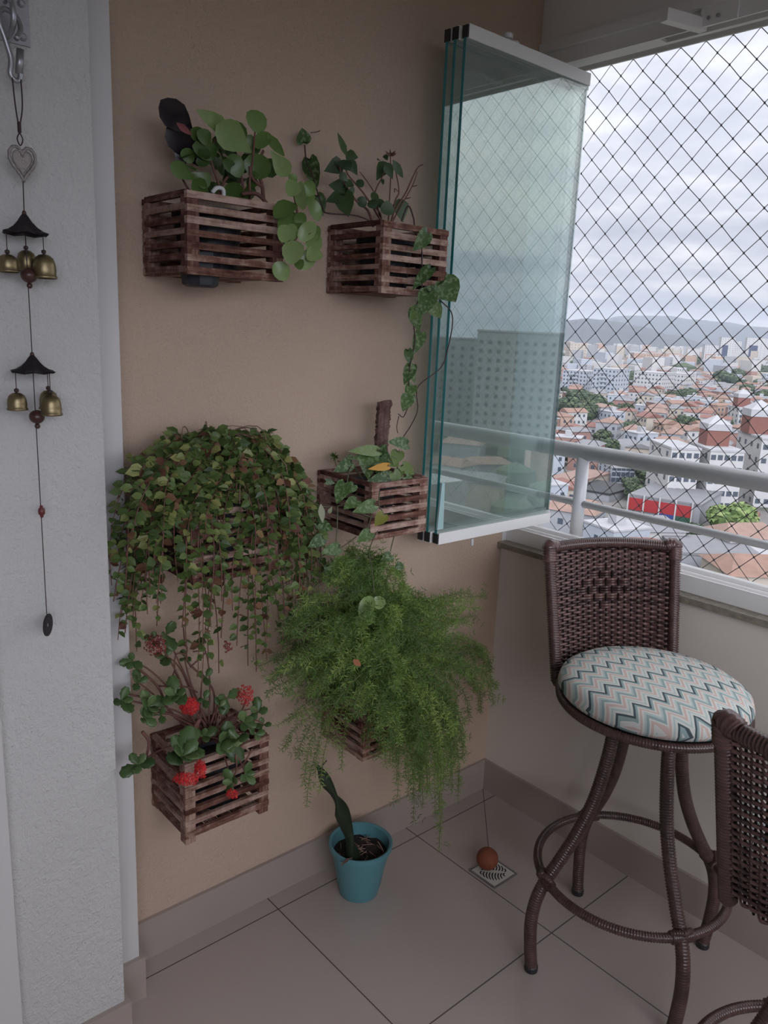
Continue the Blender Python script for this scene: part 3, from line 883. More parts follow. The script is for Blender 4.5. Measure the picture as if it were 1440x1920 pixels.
    a = MB(); pleaf(a, c(770, 1265), c(690, 1370), 120/4.8, -.25, rnd, 'heart', .2, .0, cup=.2); tag(a.build('yellowing_leaf', leaf_material('yellow_green_leaf', (.20, .20, .035), (.26, .24, .05)), t, smooth=True), 'yellowish green leaf')
    a = MB(); pleaf(a, c(200, 1175), c(215, 1345), 62/4.8, -.25, rnd, 'lance', .1, .6, cup=.1); pleaf(a, c(270, 1260), c(300, 1200), 40/4.8, -.25, rnd, 'ovate', .2, .2); tag(a.build('pale_leaf', M_LPALE, t, smooth=True), 'pale whitish leaf')
    f = MB()
    for k in range(40):
        a_ = rnd.uniform(0, 6.28); l = rnd.uniform(15, 48); pleaf(f, c(325, 745), c(325+l*math.cos(a_), 745+l*math.sin(a_)), 1.4, -.05, rnd, 'lance', .4, rnd.random()*.5)
    pstem(f, [c(350, 880), c(330, 800), c(325, 745)], -.06, .001, y2=-.05)
    f.build('fuzzy_sprig', M_FERN, t)


vine_middle_right()


# ------------------------------------------------------------------ dense trailing plant, middle left
def in_poly(x, y, poly):
    r = False; j = len(poly)-1
    for i in range(len(poly)):
        xi, yi = poly[i]; xj, yj = poly[j]
        if (yi > y) != (yj > y) and x < (xj-xi)*(y-yi)/(yj-yi)+xi: r = not r
        j = i
    return r


def sample_poly(poly, rnd):
    xs = [p[0] for p in poly]; ys = [p[1] for p in poly]
    while True:
        x, y = rnd.uniform(min(xs), max(xs)), rnd.uniform(min(ys), max(ys))
        if in_poly(x, y, poly): return x, y


def clampy(p, m=-.006):
    if p.y > m: p.y = m
    if p.x < -1.262: p.y = min(p.y, -.108)      # stay in front of the pilaster
    return p


def trailing_plant():
    rnd = random.Random(31); x0, z0, W, D, H = CR['c']
    t = empty('trailing_plant', (x0+.1, -.1, z0-H+.012), 'huge mop of small-leaved reddish-stemmed trailing plant burying the middle left crate', 'hanging plant')
    pot_inside(t, x0+.1, -.10, z0-H+.012, .14, .078)
    cen = Vector((x0+.105, -.10, z0+.005))
    st = MB(); L = MB()
    dome = [(232, 860), (300, 838), (370, 805), (400, 800), (470, 838), (530, 890), (575, 945), (600, 1010), (600, 1070), (560, 1110), (500, 1060), (455, 1000), (400, 1010), (370, 1060), (330, 1100), (300, 1150), (232, 1160), (225, 1060), (228, 950)]
    tips = []
    for k in range(150):
        x, y = sample_poly(dome, rnd); tips.append((x, y, rnd.uniform(-.30, -.03)))
    for k in range(60):
        x, y = sample_poly([(400, 820), (480, 850), (560, 930), (600, 1040), (610, 1110), (540, 1130), (500, 1010), (430, 930)], rnd); tips.append((x, y, rnd.uniform(-.30, -.06)))
    longs = [(205, 1100, -.16), (218, 1130, -.17), (240, 1190, -.16), (235, 1160, -.13), (255, 1175, -.14), (270, 1160, -.2), (300, 1125, -.2), (340, 1170, -.2), (345, 1110, -.24), (375, 1210, -.23), (395, 1240, -.22), (400, 1180, -.24),
             (368, 1265, -.2), (420, 1200, -.22), (440, 1140, -.24), (475, 1265, -.2), (470, 1250, -.16), (485, 1190, -.23), (505, 1210, -.22), (520, 1190, -.2), (545, 1230, -.2), (548, 1180, -.22), (530, 1160, -.24),
             (565, 1150, -.2), (590, 1110, -.2), (605, 1075, -.18), (575, 1180, -.17), (600, 1090, -.22), (250, 1230, -.12), (410, 1130, -.23), (385, 1150, -.2), (420, 1110, -.2), (355, 1080, -.25), (330, 1090, -.23), (290, 1170, -.18),
             (450, 1215, -.21), (405, 1265, -.2), (512, 1130, -.25), (497, 1240, -.18), (265, 1140, -.13), (245, 1120, -.15), (385, 1285, -.19), (350, 1230, -.2), (533, 1215, -.2), (560, 1200, -.2), (215, 1060, -.14), (228, 1205, -.13)]
    tips += longs
    for i, (px, py, y) in enumerate(tips):
        if px < 258: y = min(y, -.125)
        T = clampy(at_y(px, py, y)); S = cen+Vector((rnd.uniform(-.07, .07), rnd.uniform(-.07, .07), rnd.uniform(-.02, .02)))
        out = Vector((T.x-S.x, T.y-S.y, 0)); drop = S.z-T.z
        up = rnd.uniform(.10, .19)*(1 if drop > -.02 else .9)
        P1 = S+out*.15+Vector((0, 0, up)); P2 = S+out*(.95 if drop > .1 else .8)+Vector((0, 0, up*.95-max(0, drop)*.12))
        if T.z > S.z: P1 = S+out*.1+Vector((0, 0, (T.z-S.z)*.8+.02)); P2 = S+out*.6+Vector((0, 0, (T.z-S.z)+.03))
        n = 18; P = [clampy(p) for p in bez(S, P1, P2, T, n)]
        # a little waviness
        ph = rnd.uniform(0, 6); P = [p+Vector((math.sin(ph+j*.7), 0, math.cos(ph*2+j*.9)))*.0075*(j/n) for j, p in enumerate(P)]
        st.tube(P, .00115, 4, cap=False)
        ln = sum((b-a).length for a, b in zip(P, P[1:])); step = .0092; m = int(ln/step)
        for q in range(2, m):
            f = q/m*n; j = min(n-1, int(f)); pt = P[j].lerp(P[j+1], f-j); d = (P[j+1]-P[j]).normalized()
            if pt.z < z0-.02 and rnd.random() < .12: continue
            if q < m*.25 and rnd.random() < .5: continue
            for sgn in (1, -1):
                if rnd.random() < .12: continue
                a = rnd.uniform(0, 6.28); side = Vector((math.cos(a), math.sin(a), rnd.uniform(-.2, .5)))
                side = (side-d*side.dot(d)*.6).normalized()*sgn
                l = rnd.uniform(.011, .021)*(1.15 if pt.z > z0-.1 else 1.0); tp = clampy(pt+side*l+d*l*.35)
                nn = (CAM-pt).normalized()*.8+Vector((rnd.uniform(-1, 1), rnd.uniform(-1, 1), rnd.uniform(0, 1.4)))*.8
                dry = rnd.random() < .10
                leaf(L, pt, tp, nn, l*rnd.uniform(.72, .95), 'mini', cup=.25, droop=.15, mi=1 if dry else 0, tint=min(1, max(0, rnd.gauss(.45, .28))))
    st.build('stem', M_STEMR, t, smooth=True)
    o = L.build('foliage', [M_LTRAIL, M_DRYL], t)
    # bare pale runners over the crown
    s2 = MB()
    for k in range(46):
        a = rnd.uniform(-2.9, .3); S = cen+Vector((rnd.uniform(-.05, .05), rnd.uniform(-.06, .02), .11)); e = S+Vector((math.cos(a)*.10, math.sin(a)*.11, rnd.uniform(-.14, .02)))
        s2.tube([clampy(p) for p in bez(S, S+Vector((0, 0, .03)), e+Vector((0, 0, .06)), e, 7)], .0010, 4, cap=False)
    s2.tube([clampy(at_y(*p, -.08)) for p in ((385, 830), (378, 808), (388, 800), (386, 790))], .002, 5)
    tag(s2.build('runner', M_STRAW, t, smooth=True), 'dry pinkish bare runners')


M_DRYL = leaf_material('dry_reddish_leaf', (.12, .045, .03), (.24, .12, .06), (.34, .26, .10), rough=.7)
trailing_plant()


# ------------------------------------------------------------------ feathery fern, lower right
def fern_plant():
    rnd = random.Random(77); x0, z0, W, D, H = CR['f']
    t = empty('asparagus_fern', (x0+.1, -.1, z0-H+.012), 'bright green feathery fern billowing out of the lower right crate', 'hanging plant')
    pot_inside(t, x0+.1, -.095, z0-H+.012, .13, .075)
    cen = Vector((x0+.10, -.10, z0+.0))
    st = MB(); N = MB()
    body = [(560, 1110), (620, 1060), (690, 1050), (745, 1060), (770, 1110), (850, 1125), (905, 1130), (880, 1180), (915, 1240), (930, 1290), (915, 1340), (870, 1330), (850, 1400), (860, 1460), (810, 1500), (750, 1420), (700, 1370), (620, 1330), (560, 1310), (500, 1290), (490, 1240), (520, 1180)]
    tips = []
    for k in range(255):
        x, y = sample_poly(body, rnd); tips.append((x, y, rnd.uniform(-.36, -.05)))
    core = [(600, 1130), (760, 1110), (830, 1180), (840, 1300), (780, 1400), (690, 1330), (600, 1260)]
    for k in range(90):
        x, y = sample_poly(core, rnd); tips.append((x, y, rnd.uniform(-.38, -.2)))
    for k in range(85):
        x, y = sample_poly([(650, 1280), (800, 1270), (880, 1380), (870, 1500), (835, 1540), (770, 1520), (720, 1440), (690, 1400), (640, 1360)], rnd); tips.append((x, y, rnd.uniform(-.36, -.22)))
    tips += [(910, 1118, -.18), (900, 1140, -.2), (880, 1112, -.16), (930, 1290, -.24), (925, 1320, -.22), (905, 1220, -.22), (918, 1260, -.2), (860, 1480, -.22), (823, 1590, -.25), (826, 1560, -.24), (815, 1530, -.25),
             (775, 1540, -.24), (785, 1500, -.25), (850, 1440, -.24), (858, 1500, -.2), (575, 1510, -.18), (570, 1470, -.18), (590, 1450, -.18), (535, 1400, -.16), (520, 1360, -.16), (640, 1440, -.2), (630, 1400, -.2),
             (560, 1420, -.18), (500, 1300, -.15), (485, 1250, -.13), (540, 1350, -.17), (690, 1040, -.14), (660, 1050, -.15), (620, 1065, -.13), (730, 1050, -.16), (755, 1080, -.18), (650, 1035, -.12), (870, 1400, -.24), (840, 1350, -.28),
             (800, 1480, -.28), (760, 1460, -.3), (740, 1420, -.3), (820, 1430, -.3), (880, 1350, -.25), (600, 1075, -.12), (580, 1100, -.12), (710, 1420, -.28), (865, 1145, -.2), (600, 1480, -.18), (745, 1500, -.26)]
    for i, (px, py, y) in enumerate(tips):
        T = clampy(at_y(px, py, y), -.012); T.x = min(T.x, -.03)
        S = cen+Vector((rnd.uniform(-.06, .06), rnd.uniform(-.06, .06), rnd.uniform(-.02, .02)))
        out = Vector((T.x-S.x, T.y-S.y, 0)); dz_ = T.z-S.z
        if dz_ > 0: P1 = S+out*.15+Vector((0, 0, dz_*.7)); P2 = S+out*.6+Vector((0, 0, dz_*1.05+.02))
        else: P1 = S+out*.25+Vector((0, 0, rnd.uniform(.08, .17))); P2 = S+out*1.0+Vector((0, 0, rnd.uniform(.02, .1)+dz_*.25))
        n = 16; P = [clampy(p, -.012) for p in bez(S, P1, P2, T, n)]
        st.tube(P, .0009, 3, cap=False)
        ln = sum((b-a).length for a, b in zip(P, P[1:])); step = .0085; m = int(ln/step)
        tb = min(1, max(0, rnd.gauss(.45, .22)))
        for q in range(max(2, int(m*.22)), m+1):
            f = min(q/m*n, n-.001); j = int(f); pt = P[j].lerp(P[j+1], f-j); d = (P[j+1]-P[j]).normalized()
            u = d.orthogonal().normalized(); v = d.cross(u)
            # a short side branch now and then makes the plume feathery
            nb = 5
            sb = rnd.random() < .30 and q < m
            if sb:
                a = rnd.uniform(0, 6.28); sd = (u*math.cos(a)+v*math.sin(a)+d*.5).normalized(); sl = rnd.uniform(.015, .035)
                cents = [(pt, d), (pt+sd*sl*.5, sd), (pt+sd*sl, sd)]
            else: cents = [(pt, d)]
            for pc, dd in cents:
                pc = clampy(pc.copy(), -.012)
                uu = dd.orthogonal().normalized(); vv = dd.cross(uu); a0 = rnd.uniform(0, 6.28)
                for k in range(nb):
                    a = a0+k*6.283/nb+rnd.uniform(-.4, .4); l = rnd.uniform(.009, .0185)
                    e = pc+(uu*math.cos(a)+vv*math.sin(a)+dd*rnd.uniform(.1, .9)).normalized()*l
                    if e.y > -.002: continue
                    sd2 = (e-pc).cross(CAM-pc)
                    if sd2.length < 1e-9: continue
                    sd2 = sd2.normalized()*.00078
                    mid = pc.lerp(e, .45)
                    N.add([pc, mid+sd2, e, mid-sd2], [(0, 1, 2, 3)], 0, min(1, max(0, tb+rnd.uniform(-.25, .25))))
    st.build('stem', M_STEMF, t)
    N.build('foliage', M_FERN, t)
    g = MB(); c = conv(480, 1020, 2.744)
    pleaf(g, c(500, 595), c(540, 628), 12, -.37, rnd, 'lance', .3, .5)
    tag(g.build('dry_bract', M_DRYO, t), 'dry orange-brown bit caught in the fern')


M_DRYO = leaf_material('dry_orange_bit', (.30, .11, .05), (.36, .14, .07), rough=.8)
fern_plant()


# ------------------------------------------------------------------ red flowered succulent, lower left
def succulent():
    rnd = random.Random(9); x0, z0, W, D, H = CR['e']
    t = empty('potted_kalanchoe', (x0+.11, -.09, z0-H+.012), 'red-flowered succulent with scalloped leaves growing out of the lower left crate', 'potted plant')
    pot_inside(t, x0+.125, -.085, z0-H+.012, .115, .064)
    c = conv(180, 1140, 3.789)
    st = MB(); L = MB()
    base = c(800, 920)
    ros = [  # crop x, y, depth, size px, number, direction (image)
        (258, 380, -.125, 95, 6), (300, 530, -.13, 95, 6), (180, 655, -.15, 115, 6), (370, 700, -.15, 125, 8), (340, 780, -.16, 95, 6), (560, 620, -.16, 125, 9), (300, 1110, -.215, 115, 7), (620, 1050, -.25, 175, 11),
        (920, 950, -.19, 165, 9), (1000, 930, -.21, 110, 6), (1050, 810, -.17, 95, 6), (1150, 740, -.12, 100, 6), (1130, 900, -.18, 80, 5), (1060, 1180, -.24, 100, 6), (970, 1240, -.23, 95, 6),
        (500, 190, -.08, 130, 3), (490, 345, -.09, 100, 3), (770, 650, -.14, 80, 5), (760, 910, -.15, 95, 6), (930, 640, -.12, 110, 5), (780, 490, -.09, 90, 3), (1190, 830, -.14, 70, 5),
        (630, 350, -.08, 60, 5), (740, 250, -.07, 70, 4), (460, 760, -.15, 85, 4), (560, 560, -.14, 70, 4), (880, 700, -.13, 80, 4), (400, 230, -.09, 80, 3)]
    for x, y, yd, s_, n in ros:
        ce = clampy(at_y(*c(x, y), yd)); R = s_/3.789*(ce-CAM).length/F*.62
        ax = ((CAM-ce).normalized()*.7+Vector((rnd.uniform(-.5, .5), rnd.uniform(-.3, .1), rnd.uniform(0, .7)))).normalized()
        u = ax.orthogonal().normalized(); v = ax.cross(u); a0 = rnd.uniform(0, 6.28)
        n = max(3, int(n*.75))
        for k in range(n):
            a = a0+k*2.4; inner = k/n; l = R*(1.12-.5*inner)*rnd.uniform(.85, 1.1)
            d = (u*math.cos(a)+v*math.sin(a)+ax*(.15+.9*inner+rnd.uniform(-.3, .3))).normalized()
            tp = clampy(ce+d*l*1.5, -.004)
            leaf(L, ce, tp, ax*1.0-d*.3, l*1.05, 'scal' if R > .014 else 'obov', cup=.3, droop=-.1, tint=min(1, max(0, rnd.gauss(.35+.35*inner, .2))), thick=.0018)
        # stem to the base
        b = at_y(*base, -.10)+Vector((rnd.uniform(-.03, .03), rnd.uniform(-.02, .02), 0))
        mid = b.lerp(ce, .5)+Vector((rnd.uniform(-.02, .02), 0, rnd.uniform(.01, .05)))
        rr = [.0025-.0012*i/12 for i in range(13)]
        st.tube([clampy(p, -.005) for p in bez(b, mid, ce.lerp(mid, .4)+Vector((rnd.uniform(-.02, .02), 0, .01)), ce, 12)], rr, 6)
    # taller bare woody stems that show against the wall
    for pts, y, r in (([(720, 960), (690, 870), (740, 790), (650, 980)], -.19, .0035), ([(690, 880), (520, 730), (440, 560), (290, 420)], -.12, .003), ([(440, 555), (640, 560), (720, 600)], -.10, .002),
                      ([(820, 900), (840, 620), (770, 500), (650, 380), (640, 270), (530, 275)], -.09, .0026), ([(670, 420), (780, 310), (690, 310)], -.08, .0022), ([(560, 440), (530, 540), (560, 590)], -.09, .0018),
                      ([(640, 330), (570, 330), (560, 440), (600, 520)], -.09, .002), ([(330, 880), (375, 950), (360, 1050)], -.19, .0035), ([(1110, 1000), (1060, 1090), (1010, 1140)], -.22, .0024), ([(470, 640), (320, 630), (230, 610)], -.13, .0028),
                      ([(630, 260), (620, 120)], -.08, .002), ([(990, 1040), (1000, 1130), (980, 1200)], -.22, .002), ([(880, 920), (900, 780), (940, 700)], -.12, .003), ([(930, 900), (960, 800), (1030, 740), (1070, 640)], -.13, .0025)):
        pstem(st, [c(*p) for p in pts], y, r, r2=r*.8)
    st.build('stem', M_STEMR, t, smooth=True)
    L.build('foliage', M_LKAL, t, smooth=True)
    s3 = MB()
    for k in range(26):
        a, b = rnd.uniform(860, 1010), rnd.uniform(730, 800); pstem(s3, [c(a-rnd.uniform(0, 60), b+130), c(a, b+50), c(a+rnd.uniform(-30, 60), b)], -.12, .0012, n=3, seg=4)
    s3.build('bare_stalk', M_STRAW, t)
    for x, y, yd, rx, ry, n, mt in ((660, 697, -.19, 68, 58, 70, M_FLOW), (1060, 620, -.15, 58, 72, 34, M_FLOW), (420, 265, -.11, 80, 75, 34, M_FLOWD), (640, 1215, -.27, 85, 42, 55, M_FLOW), (740, 1150, -.275, 42, 60, 38, M_FLOW),
                                    (967, 1320, -.25, 38, 32, 18, M_FLOW), (930, 275, -.10, 30, 40, 9, M_FLOWD), (690, 20, -.11, 35, 45, 10, M_FLOWD)):
        fm = MB(); ce = at_y(*c(x, y), yd); k_ = (ce-CAM).length/F/3.789
        ax = (CAM-ce).normalized()
        for q in range(n):
            a = q*2.39996; rr = math.sqrt((q+.5)/n)
            p = ce+RT*(rx*rr*math.cos(a)*k_)-UP*(ry*rr*math.sin(a)*k_)+ax*(rx*k_*.7*(1-rr*rr))+Vector((rnd.uniform(-1, 1), rnd.uniform(-1, 1), rnd.uniform(-1, 1)))*.001
            nn = (p-ce).normalized()*.8+ax*.6; nn.normalize(); u = nn.orthogonal().normalized(); v = nn.cross(u); fs_ = rnd.uniform(.0036, .0052)
            for w_ in range(4):
                b = w_*1.5708+rnd.uniform(-.2, .2)+q; d = u*math.cos(b)+v*math.sin(b)
                sd = u*math.cos(b+1.57)+v*math.sin(b+1.57)
                fm.add([p, p+d*fs_*.55+sd*fs_*.38+nn*.0006, p+d*fs_, p+d*fs_*.55-sd*fs_*.38+nn*.0006], [(0, 1, 2, 3)], 0, rnd.random())
            if q % 4 == 0: fm.add([p+nn*.0009+u*.0006, p+nn*.0009+v*.0006, p+nn*.0009-u*.0006, p+nn*.0009-v*.0006], [(0, 1, 2, 3)], 1)
        for q in range(max(4, n//6)):
            a = rnd.uniform(0, 6.28); p = ce+RT*(rx*.6*math.cos(a)*k_)-UP*(ry*.6*math.sin(a)*k_); fm.tube([ce-ax*.012, p], .0007, 3, mi=2, cap=False)
        fm.build('flower_head', [mt, M_FLC, M_STEMG], t, origin=ce)


succulent()

# ================================================================== turquoise pot with the twisted spear leaf
def floor_pot():
    rnd = random.Random(2); C0 = Vector((-.657, -.136, 0))
    t = empty('potted_spear_plant', C0, 'turquoise plastic pot with one twisted dark spear leaf on the floor by the beige wall', 'potted plant')
    MB().lathe([(.050, 0), (.053, .001), (.0795, .138), (.086, .139), (.0865, .152), (.0835, .153), (.078, .150), (.060, .03), (.0, .03)], C0, 48, capt=False).build('pot', M_TURQ, t, smooth=False)
    s = MB(); sg = 28; vs = []; rings = [(.0745, .118), (.06, .120), (.04, .126), (.02, .124), (.0, .125)]
    for r, z in rings:
        for k in range(sg): a = 6.2832*k/sg; vs.append(C0+Vector((r*math.cos(a), r*math.sin(a), z+rnd.uniform(-.004, .004))))
    s.add(vs, [(i*sg+k, i*sg+(k+1) % sg, (i+1)*sg+(k+1) % sg, (i+1)*sg+k) for i in range(len(rings)-1) for k in range(sg)])
    s.build('soil', M_SOIL, t)
    ks = [at_y(662, 1612, -.150), at_y(652, 1560, -.150), at_y(636, 1510, -.150), at_y(614, 1470, -.145), at_y(595, 1436, -.135)]
    P = smooth_path(ks, 10); n = len(P); sg = 12; vs = []
    for i, p in enumerate(P):
        u = i/(n-1); W_ = .0215*(1-.60*u**1.8)*(1+.16*math.sin(u*17)); T_ = W_*(.68+.22*math.sin(u*17+1.5)); tw = u*7.5
        if i == n-1: W_ *= .3; T_ *= .3
        d = (P[min(i+1, n-1)]-P[max(0, i-1)]).normalized(); a = d.cross(Vector((0, 1, 0))).normalized(); b = d.cross(a)
        for k in range(sg):
            q = 6.2832*k/sg; x, y = math.cos(q)*W_, math.sin(q)*T_*(1 if k % 2 else .85)
            vs.append(p+a*(x*math.cos(tw)-y*math.sin(tw))+b*(x*math.sin(tw)+y*math.cos(tw)))
    m = MB(); m.add(vs, [(i*sg+k, i*sg+(k+1) % sg, (i+1)*sg+(k+1) % sg, (i+1)*sg+k) for i in range(n-1) for k in range(sg)]+[tuple((n-1)*sg+k for k in range(sg))])
    m.build('spear_leaf', M_SANS, t, smooth=True)
    f = MB(); e = P[-1]; f.tube([P[-6], P[-3]+Vector((.012, 0, .004)), P[-4]+Vector((.022, 0, .018))], .0016, 5); f.build('leaf_tip', M_SANS, t)
    f = MB()
    for k in range(26):
        a = rnd.uniform(0, 6.28); r = rnd.uniform(0, .055); q = rnd.uniform(0, 6.28); l = rnd.uniform(.008, .022)
        c_ = C0+Vector((r*math.cos(a), r*math.sin(a), .129)); d = Vector((math.cos(q), math.sin(q), rnd.uniform(-.1, .2)))*l
        f.tube([c_-d, c_+d], .0011, 4)
    f.tube(smooth_path([C0+Vector((.015, -.055, .128)), C0+Vector((.03, -.06, .138)), C0+Vector((.032, -.045, .150)), C0+Vector((.026, -.04, .162))], 5), .0012, 4)
    f.build('bark_chips', M_STRAW, t)
    f = MB(); a = at_z(640, 1622, .149); b = at_z(660, 1609, .149); f.tube([a, a.lerp(b, .5)+Vector((0, 0, .004)), b], [.002, .005, .003], 7, squash=.5); f.build('dead_leaf_scrap', M_BARK, t)


floor_pot()

# ================================================================== floor drain and the rusty ball on it
def drain():
    t = empty('floor_drain', (-.308, -.317, 0), 'square white enamelled floor drain cover with curved slots', 'drain')
    x0, x1, y0, y1 = -.3575, -.2585, -.3665, -.2675
    m = MB(); m.box((x0, y0, .0003), (x1, y0+.004, .0035)); m.box((x0, y1-.004, .0003), (x1, y1, .0035)); m.box((x0, y0+.004, .0003), (x0+.004, y1-.004, .0035)); m.box((x1-.004, y0+.004, .0003), (x1, y1-.004, .0035))
    m.build('frame', M_METAL, t)
    m = MB(); m.box((x0+.006, y0+.006, .0002), (x1-.006, y1-.006, .0030), 0)
    m.box((x0+.004, y0+.004, .0001), (x1-.004, y1-.004, .0012), 1)
    cx, cy = -.308, -.317
    for s_ in (-1, 1):       # two banks of curved slots lying across the diagonal
        for k in range(9):
            o = (k-4)*.0082; half = math.sqrt(max(0, .037**2-o*o)); pts = []
            if half < .006: continue
            for q in range(7):
                v = (.12+.88*q/6)*half*s_; dx = o+.004*math.sin(q/6*math.pi)*s_
                X_, Y_ = (dx+v)*.7071, (v-dx)*.7071
                pts.append(Vector((cx+X_, cy+Y_, .0032)))
            vs = []; n = len(pts)
            for i, p in enumerate(pts):
                d = (pts[min(i+1, n-1)]-pts[max(i-1, 0)]).normalized(); sd = Vector((-d.y, d.x, 0))*.0019*(.5 if i in (0, n-1) else 1); vs += [p-sd, p+sd]
            m.add(vs, [(2*i, 2*i+1, 2*i+3, 2*i+2) for i in range(n-1)], 1)
    m.build('grate', [M_DRAIN, M_HOLE], t)
    rnd = random.Random(1); m = MB(); R0 = .0315; c0 = Vector((-.3115, -.2955, R0+.0030)); A, B = 28, 18; vs = []
    for i in range(B+1):
        th = math.pi*i/B
        for k in range(A):
            a = 6.2832*k/A; rr = R0*(1+rnd.uniform(-.008, .008)); vs.append((rr*math.sin(th)*math.cos(a), rr*math.sin(th)*math.sin(a), rr*math.cos(th)))
    m.add(vs, [(i*A+k, i*A+(k+1) % A, (i+1)*A+(k+1) % A, (i+1)*A+k)[::-1] for i in range(B) for k in range(A)])
    tag(m.build('clay_ball', M_TERRA, None, smooth=True, loc=c0), 'small rusty orange clay ball sitting on the floor drain', 'ball')


drain()


# ================================================================== bar stools
def make_stool(label, cx, cy, bdeg, group='woven bar stools'):
    t = empty('bar_stool', (0, 0, 0), label, 'bar stool', group)
    B = Vector((0, 1, 0)); Lr = Vector((-1, 0, 0))
    zt, zb = 1.0, .690
    def S(w_, v):
        hw = .158+.015*v
        s_ = (.228+(.298-.228)*v)-(.050+(.038-.050)*v)*w_*w_
        return B*s_+Lr*(w_*hw)+Vector((0, 0, zb+(zt-zb)*v))
    # seat
    cu = MB().lathe([(.0, .702), (.19, .702), (.206, .708), (.2145, .722), (.209, .739), (.188, .753), (.13, .765), (.06, .770), (.0, .771)], (0, 0, 0), 64, capb=False, capt=False).build('cushion', M_CUSH, t, smooth=True)
    a0 = R_(-14.5)-R_(bdeg-90)
    cu.rotation_euler = (0, 0, a0)
    MB().lathe([(.0, .684), (.195, .684), (.195, .700), (.0, .700)], (0, 0, 0), 40, capb=False, capt=False).build('seat_board', M_DARKPL, t)
    ring = lambda r, z, n=72: [Vector((r*math.cos(6.2832*i/n), r*math.sin(6.2832*i/n), z)) for i in range(n)]
    MB().tube(ring(.207, .694), .0105, 10, closed=True, wrap=.006, amp=.12).build('seat_rim', M_WICKD, t, smooth=True)
    MB().tube(ring(.221, .252), .0108, 10, closed=True, wrap=.006, amp=.18).build('foot_ring', M_WICKD, t, smooth=True)
    prof = [(.085, .690), (.088, .62), (.098, .54), (.118, .45), (.150, .37), (.188, .30), (.218, .25), (.238, .20), (.246, .14), (.242, .07), (.234, .012)]
    for k in range(4):
        a = R_(67-60+90+90*k-6)
        pth = smooth_path([Vector((r*math.cos(a), r*math.sin(a), z)) for r, z in prof], 6)
        lg = MB().tube(pth, .0155, 12, wrap=.0065, amp=.16).build('leg', M_WICKD, t, smooth=True)
        e = pth[-1]
        MB().lathe([(.0155, 0), (.0165, .002), (.0165, .014), (.0150, .016)], (e.x, e.y, .0), 16).build('foot_cap', M_DARKPL, lg)
        q = Vector((.219*math.cos(a), .219*math.sin(a), .252)); td = Vector((-math.sin(a), math.cos(a), 0))
        # cane lashing where leg and ring cross
        j = MB()
        for m_ in (-1, 1):
            j.tube(smooth_path([q+td*.020*m_+Vector((0, 0, -.012)), q+td*.022*m_+Vector((0, 0, .010)), q-td*.006*m_+Vector((math.cos(a), math.sin(a), 0))*.014+Vector((0, 0, .018))], 5), .0075, 8, wrap=.005, amp=.15)
        j.tube([q-td*.026, q+td*.026], .0148, 10, wrap=.005, amp=.14)
        j.build('lashing', M_WICKD, lg, smooth=True)
    # back frame
    for s_ in (-1, 1):
        pts = [S(s_, -.06), S(s_, .0), S(s_, .3), S(s_, .6), S(s_, .95)]
        MB().tube(smooth_path(pts, 8), .0150, 12, wrap=.006, amp=.22).build('back_post', M_WICKD, t, smooth=True)
    pts = [S(w_/10, .965+.012*(1-(w_/10)**2)) for w_ in range(-10, 11)]
    MB().tube(smooth_path(pts, 3), .0140, 12, wrap=.006, amp=.22).build('top_rail', M_WICKD, t, smooth=True)
    for s_ in (-1, 1):
        j = MB(); p = S(s_, .965); a_ = S(s_*.88, .97); b_ = S(s_, .86)
        j.tube(smooth_path([b_, S(s_, .95), p+Vector((0, 0, .004)), S(s_*.95, .985), a_], 5), .0178, 12, wrap=.0065, amp=.12)
        j.build('corner_wrap', M_WICK, t, smooth=True)
    for s_ in (-1, 1):
        e = S(s_, -.06); a_ = math.atan2(e.y, e.x)
        MB().tube(smooth_path([Vector((.206*math.cos(a_-s_*.35*-1), .206*math.sin(a_-s_*.35*-1), .692)), Vector((.214*math.cos(a_+s_*.12), .214*math.sin(a_+s_*.12), .684)), e, S(s_, .03)], 6), .0125, 10, wrap=.006, amp=.12).build('back_bracket', M_WICKD, t, smooth=True)
    # woven panel
    NR, NS = 46, 19; wv = MB(); rnd = random.Random(6)
    def normal(w_, v):
        a = S(w_+.01, v)-S(w_-.01, v); b = S(w_, v+.01)-S(w_, v-.01); return a.cross(b).normalized()
    for i in range(NR):
        v = .02+.925*i/(NR-1); pts = []
        for k in range(NS*2+1):
            w_ = -0.95+1.9*k/(NS*2); sk = k//2
            dv, dw = (i-29)/9.0, (sk-NS/2)/5.0
            if abs(dv)+abs(dw) < 1: ph = (i//3+sk) % 2
            else: ph = (i+sk) % 2
            off = (.0052 if ph else -.0052) if k % 2 else 0
            pts.append(S(w_, v)+normal(w_, v)*off)
        wv.tube(smooth_path(pts, 2), .0036, 5, cap=False, squash=.5, tint=rnd.random())
    for k in range(NS):
        w_ = -0.95+1.9*(k+.5)/NS
        wv.tube([S(w_, .0+.96*q/10) for q in range(11)], .0022, 5, cap=False, mi=1)
    wv.build('woven_back', [M_WICK, M_STAKE], t, smooth=True)
    t.location = (cx, cy, 0); t.rotation_euler = (0, 0, R_(bdeg-90))
    return t


s1 = make_stool('brown woven bar stool with zigzag cushion, standing whole by the window corner', -.300, -.725, 60)


def copy_tree(o, parent=None):
    c = o.copy(); COL.objects.link(c); c.parent = parent
    if parent is not None: c.matrix_parent_inverse = o.matrix_parent_inverse.copy()
    for ch in list(o.children): copy_tree(ch, c)
    return c


s2 = copy_tree(s1)
s2['label'] = 'second bar stool, only its woven back seen at the lower right edge'
s2.location = (-.590, -1.283, 0); s2.rotation_euler = (0, 0, R_(184-90))
for ch in s2.children:                      # the seat swivels on its legs
    if ch.name.split('.')[0] in ('leg', 'foot_ring'): ch.rotation_euler.z = R_(38)


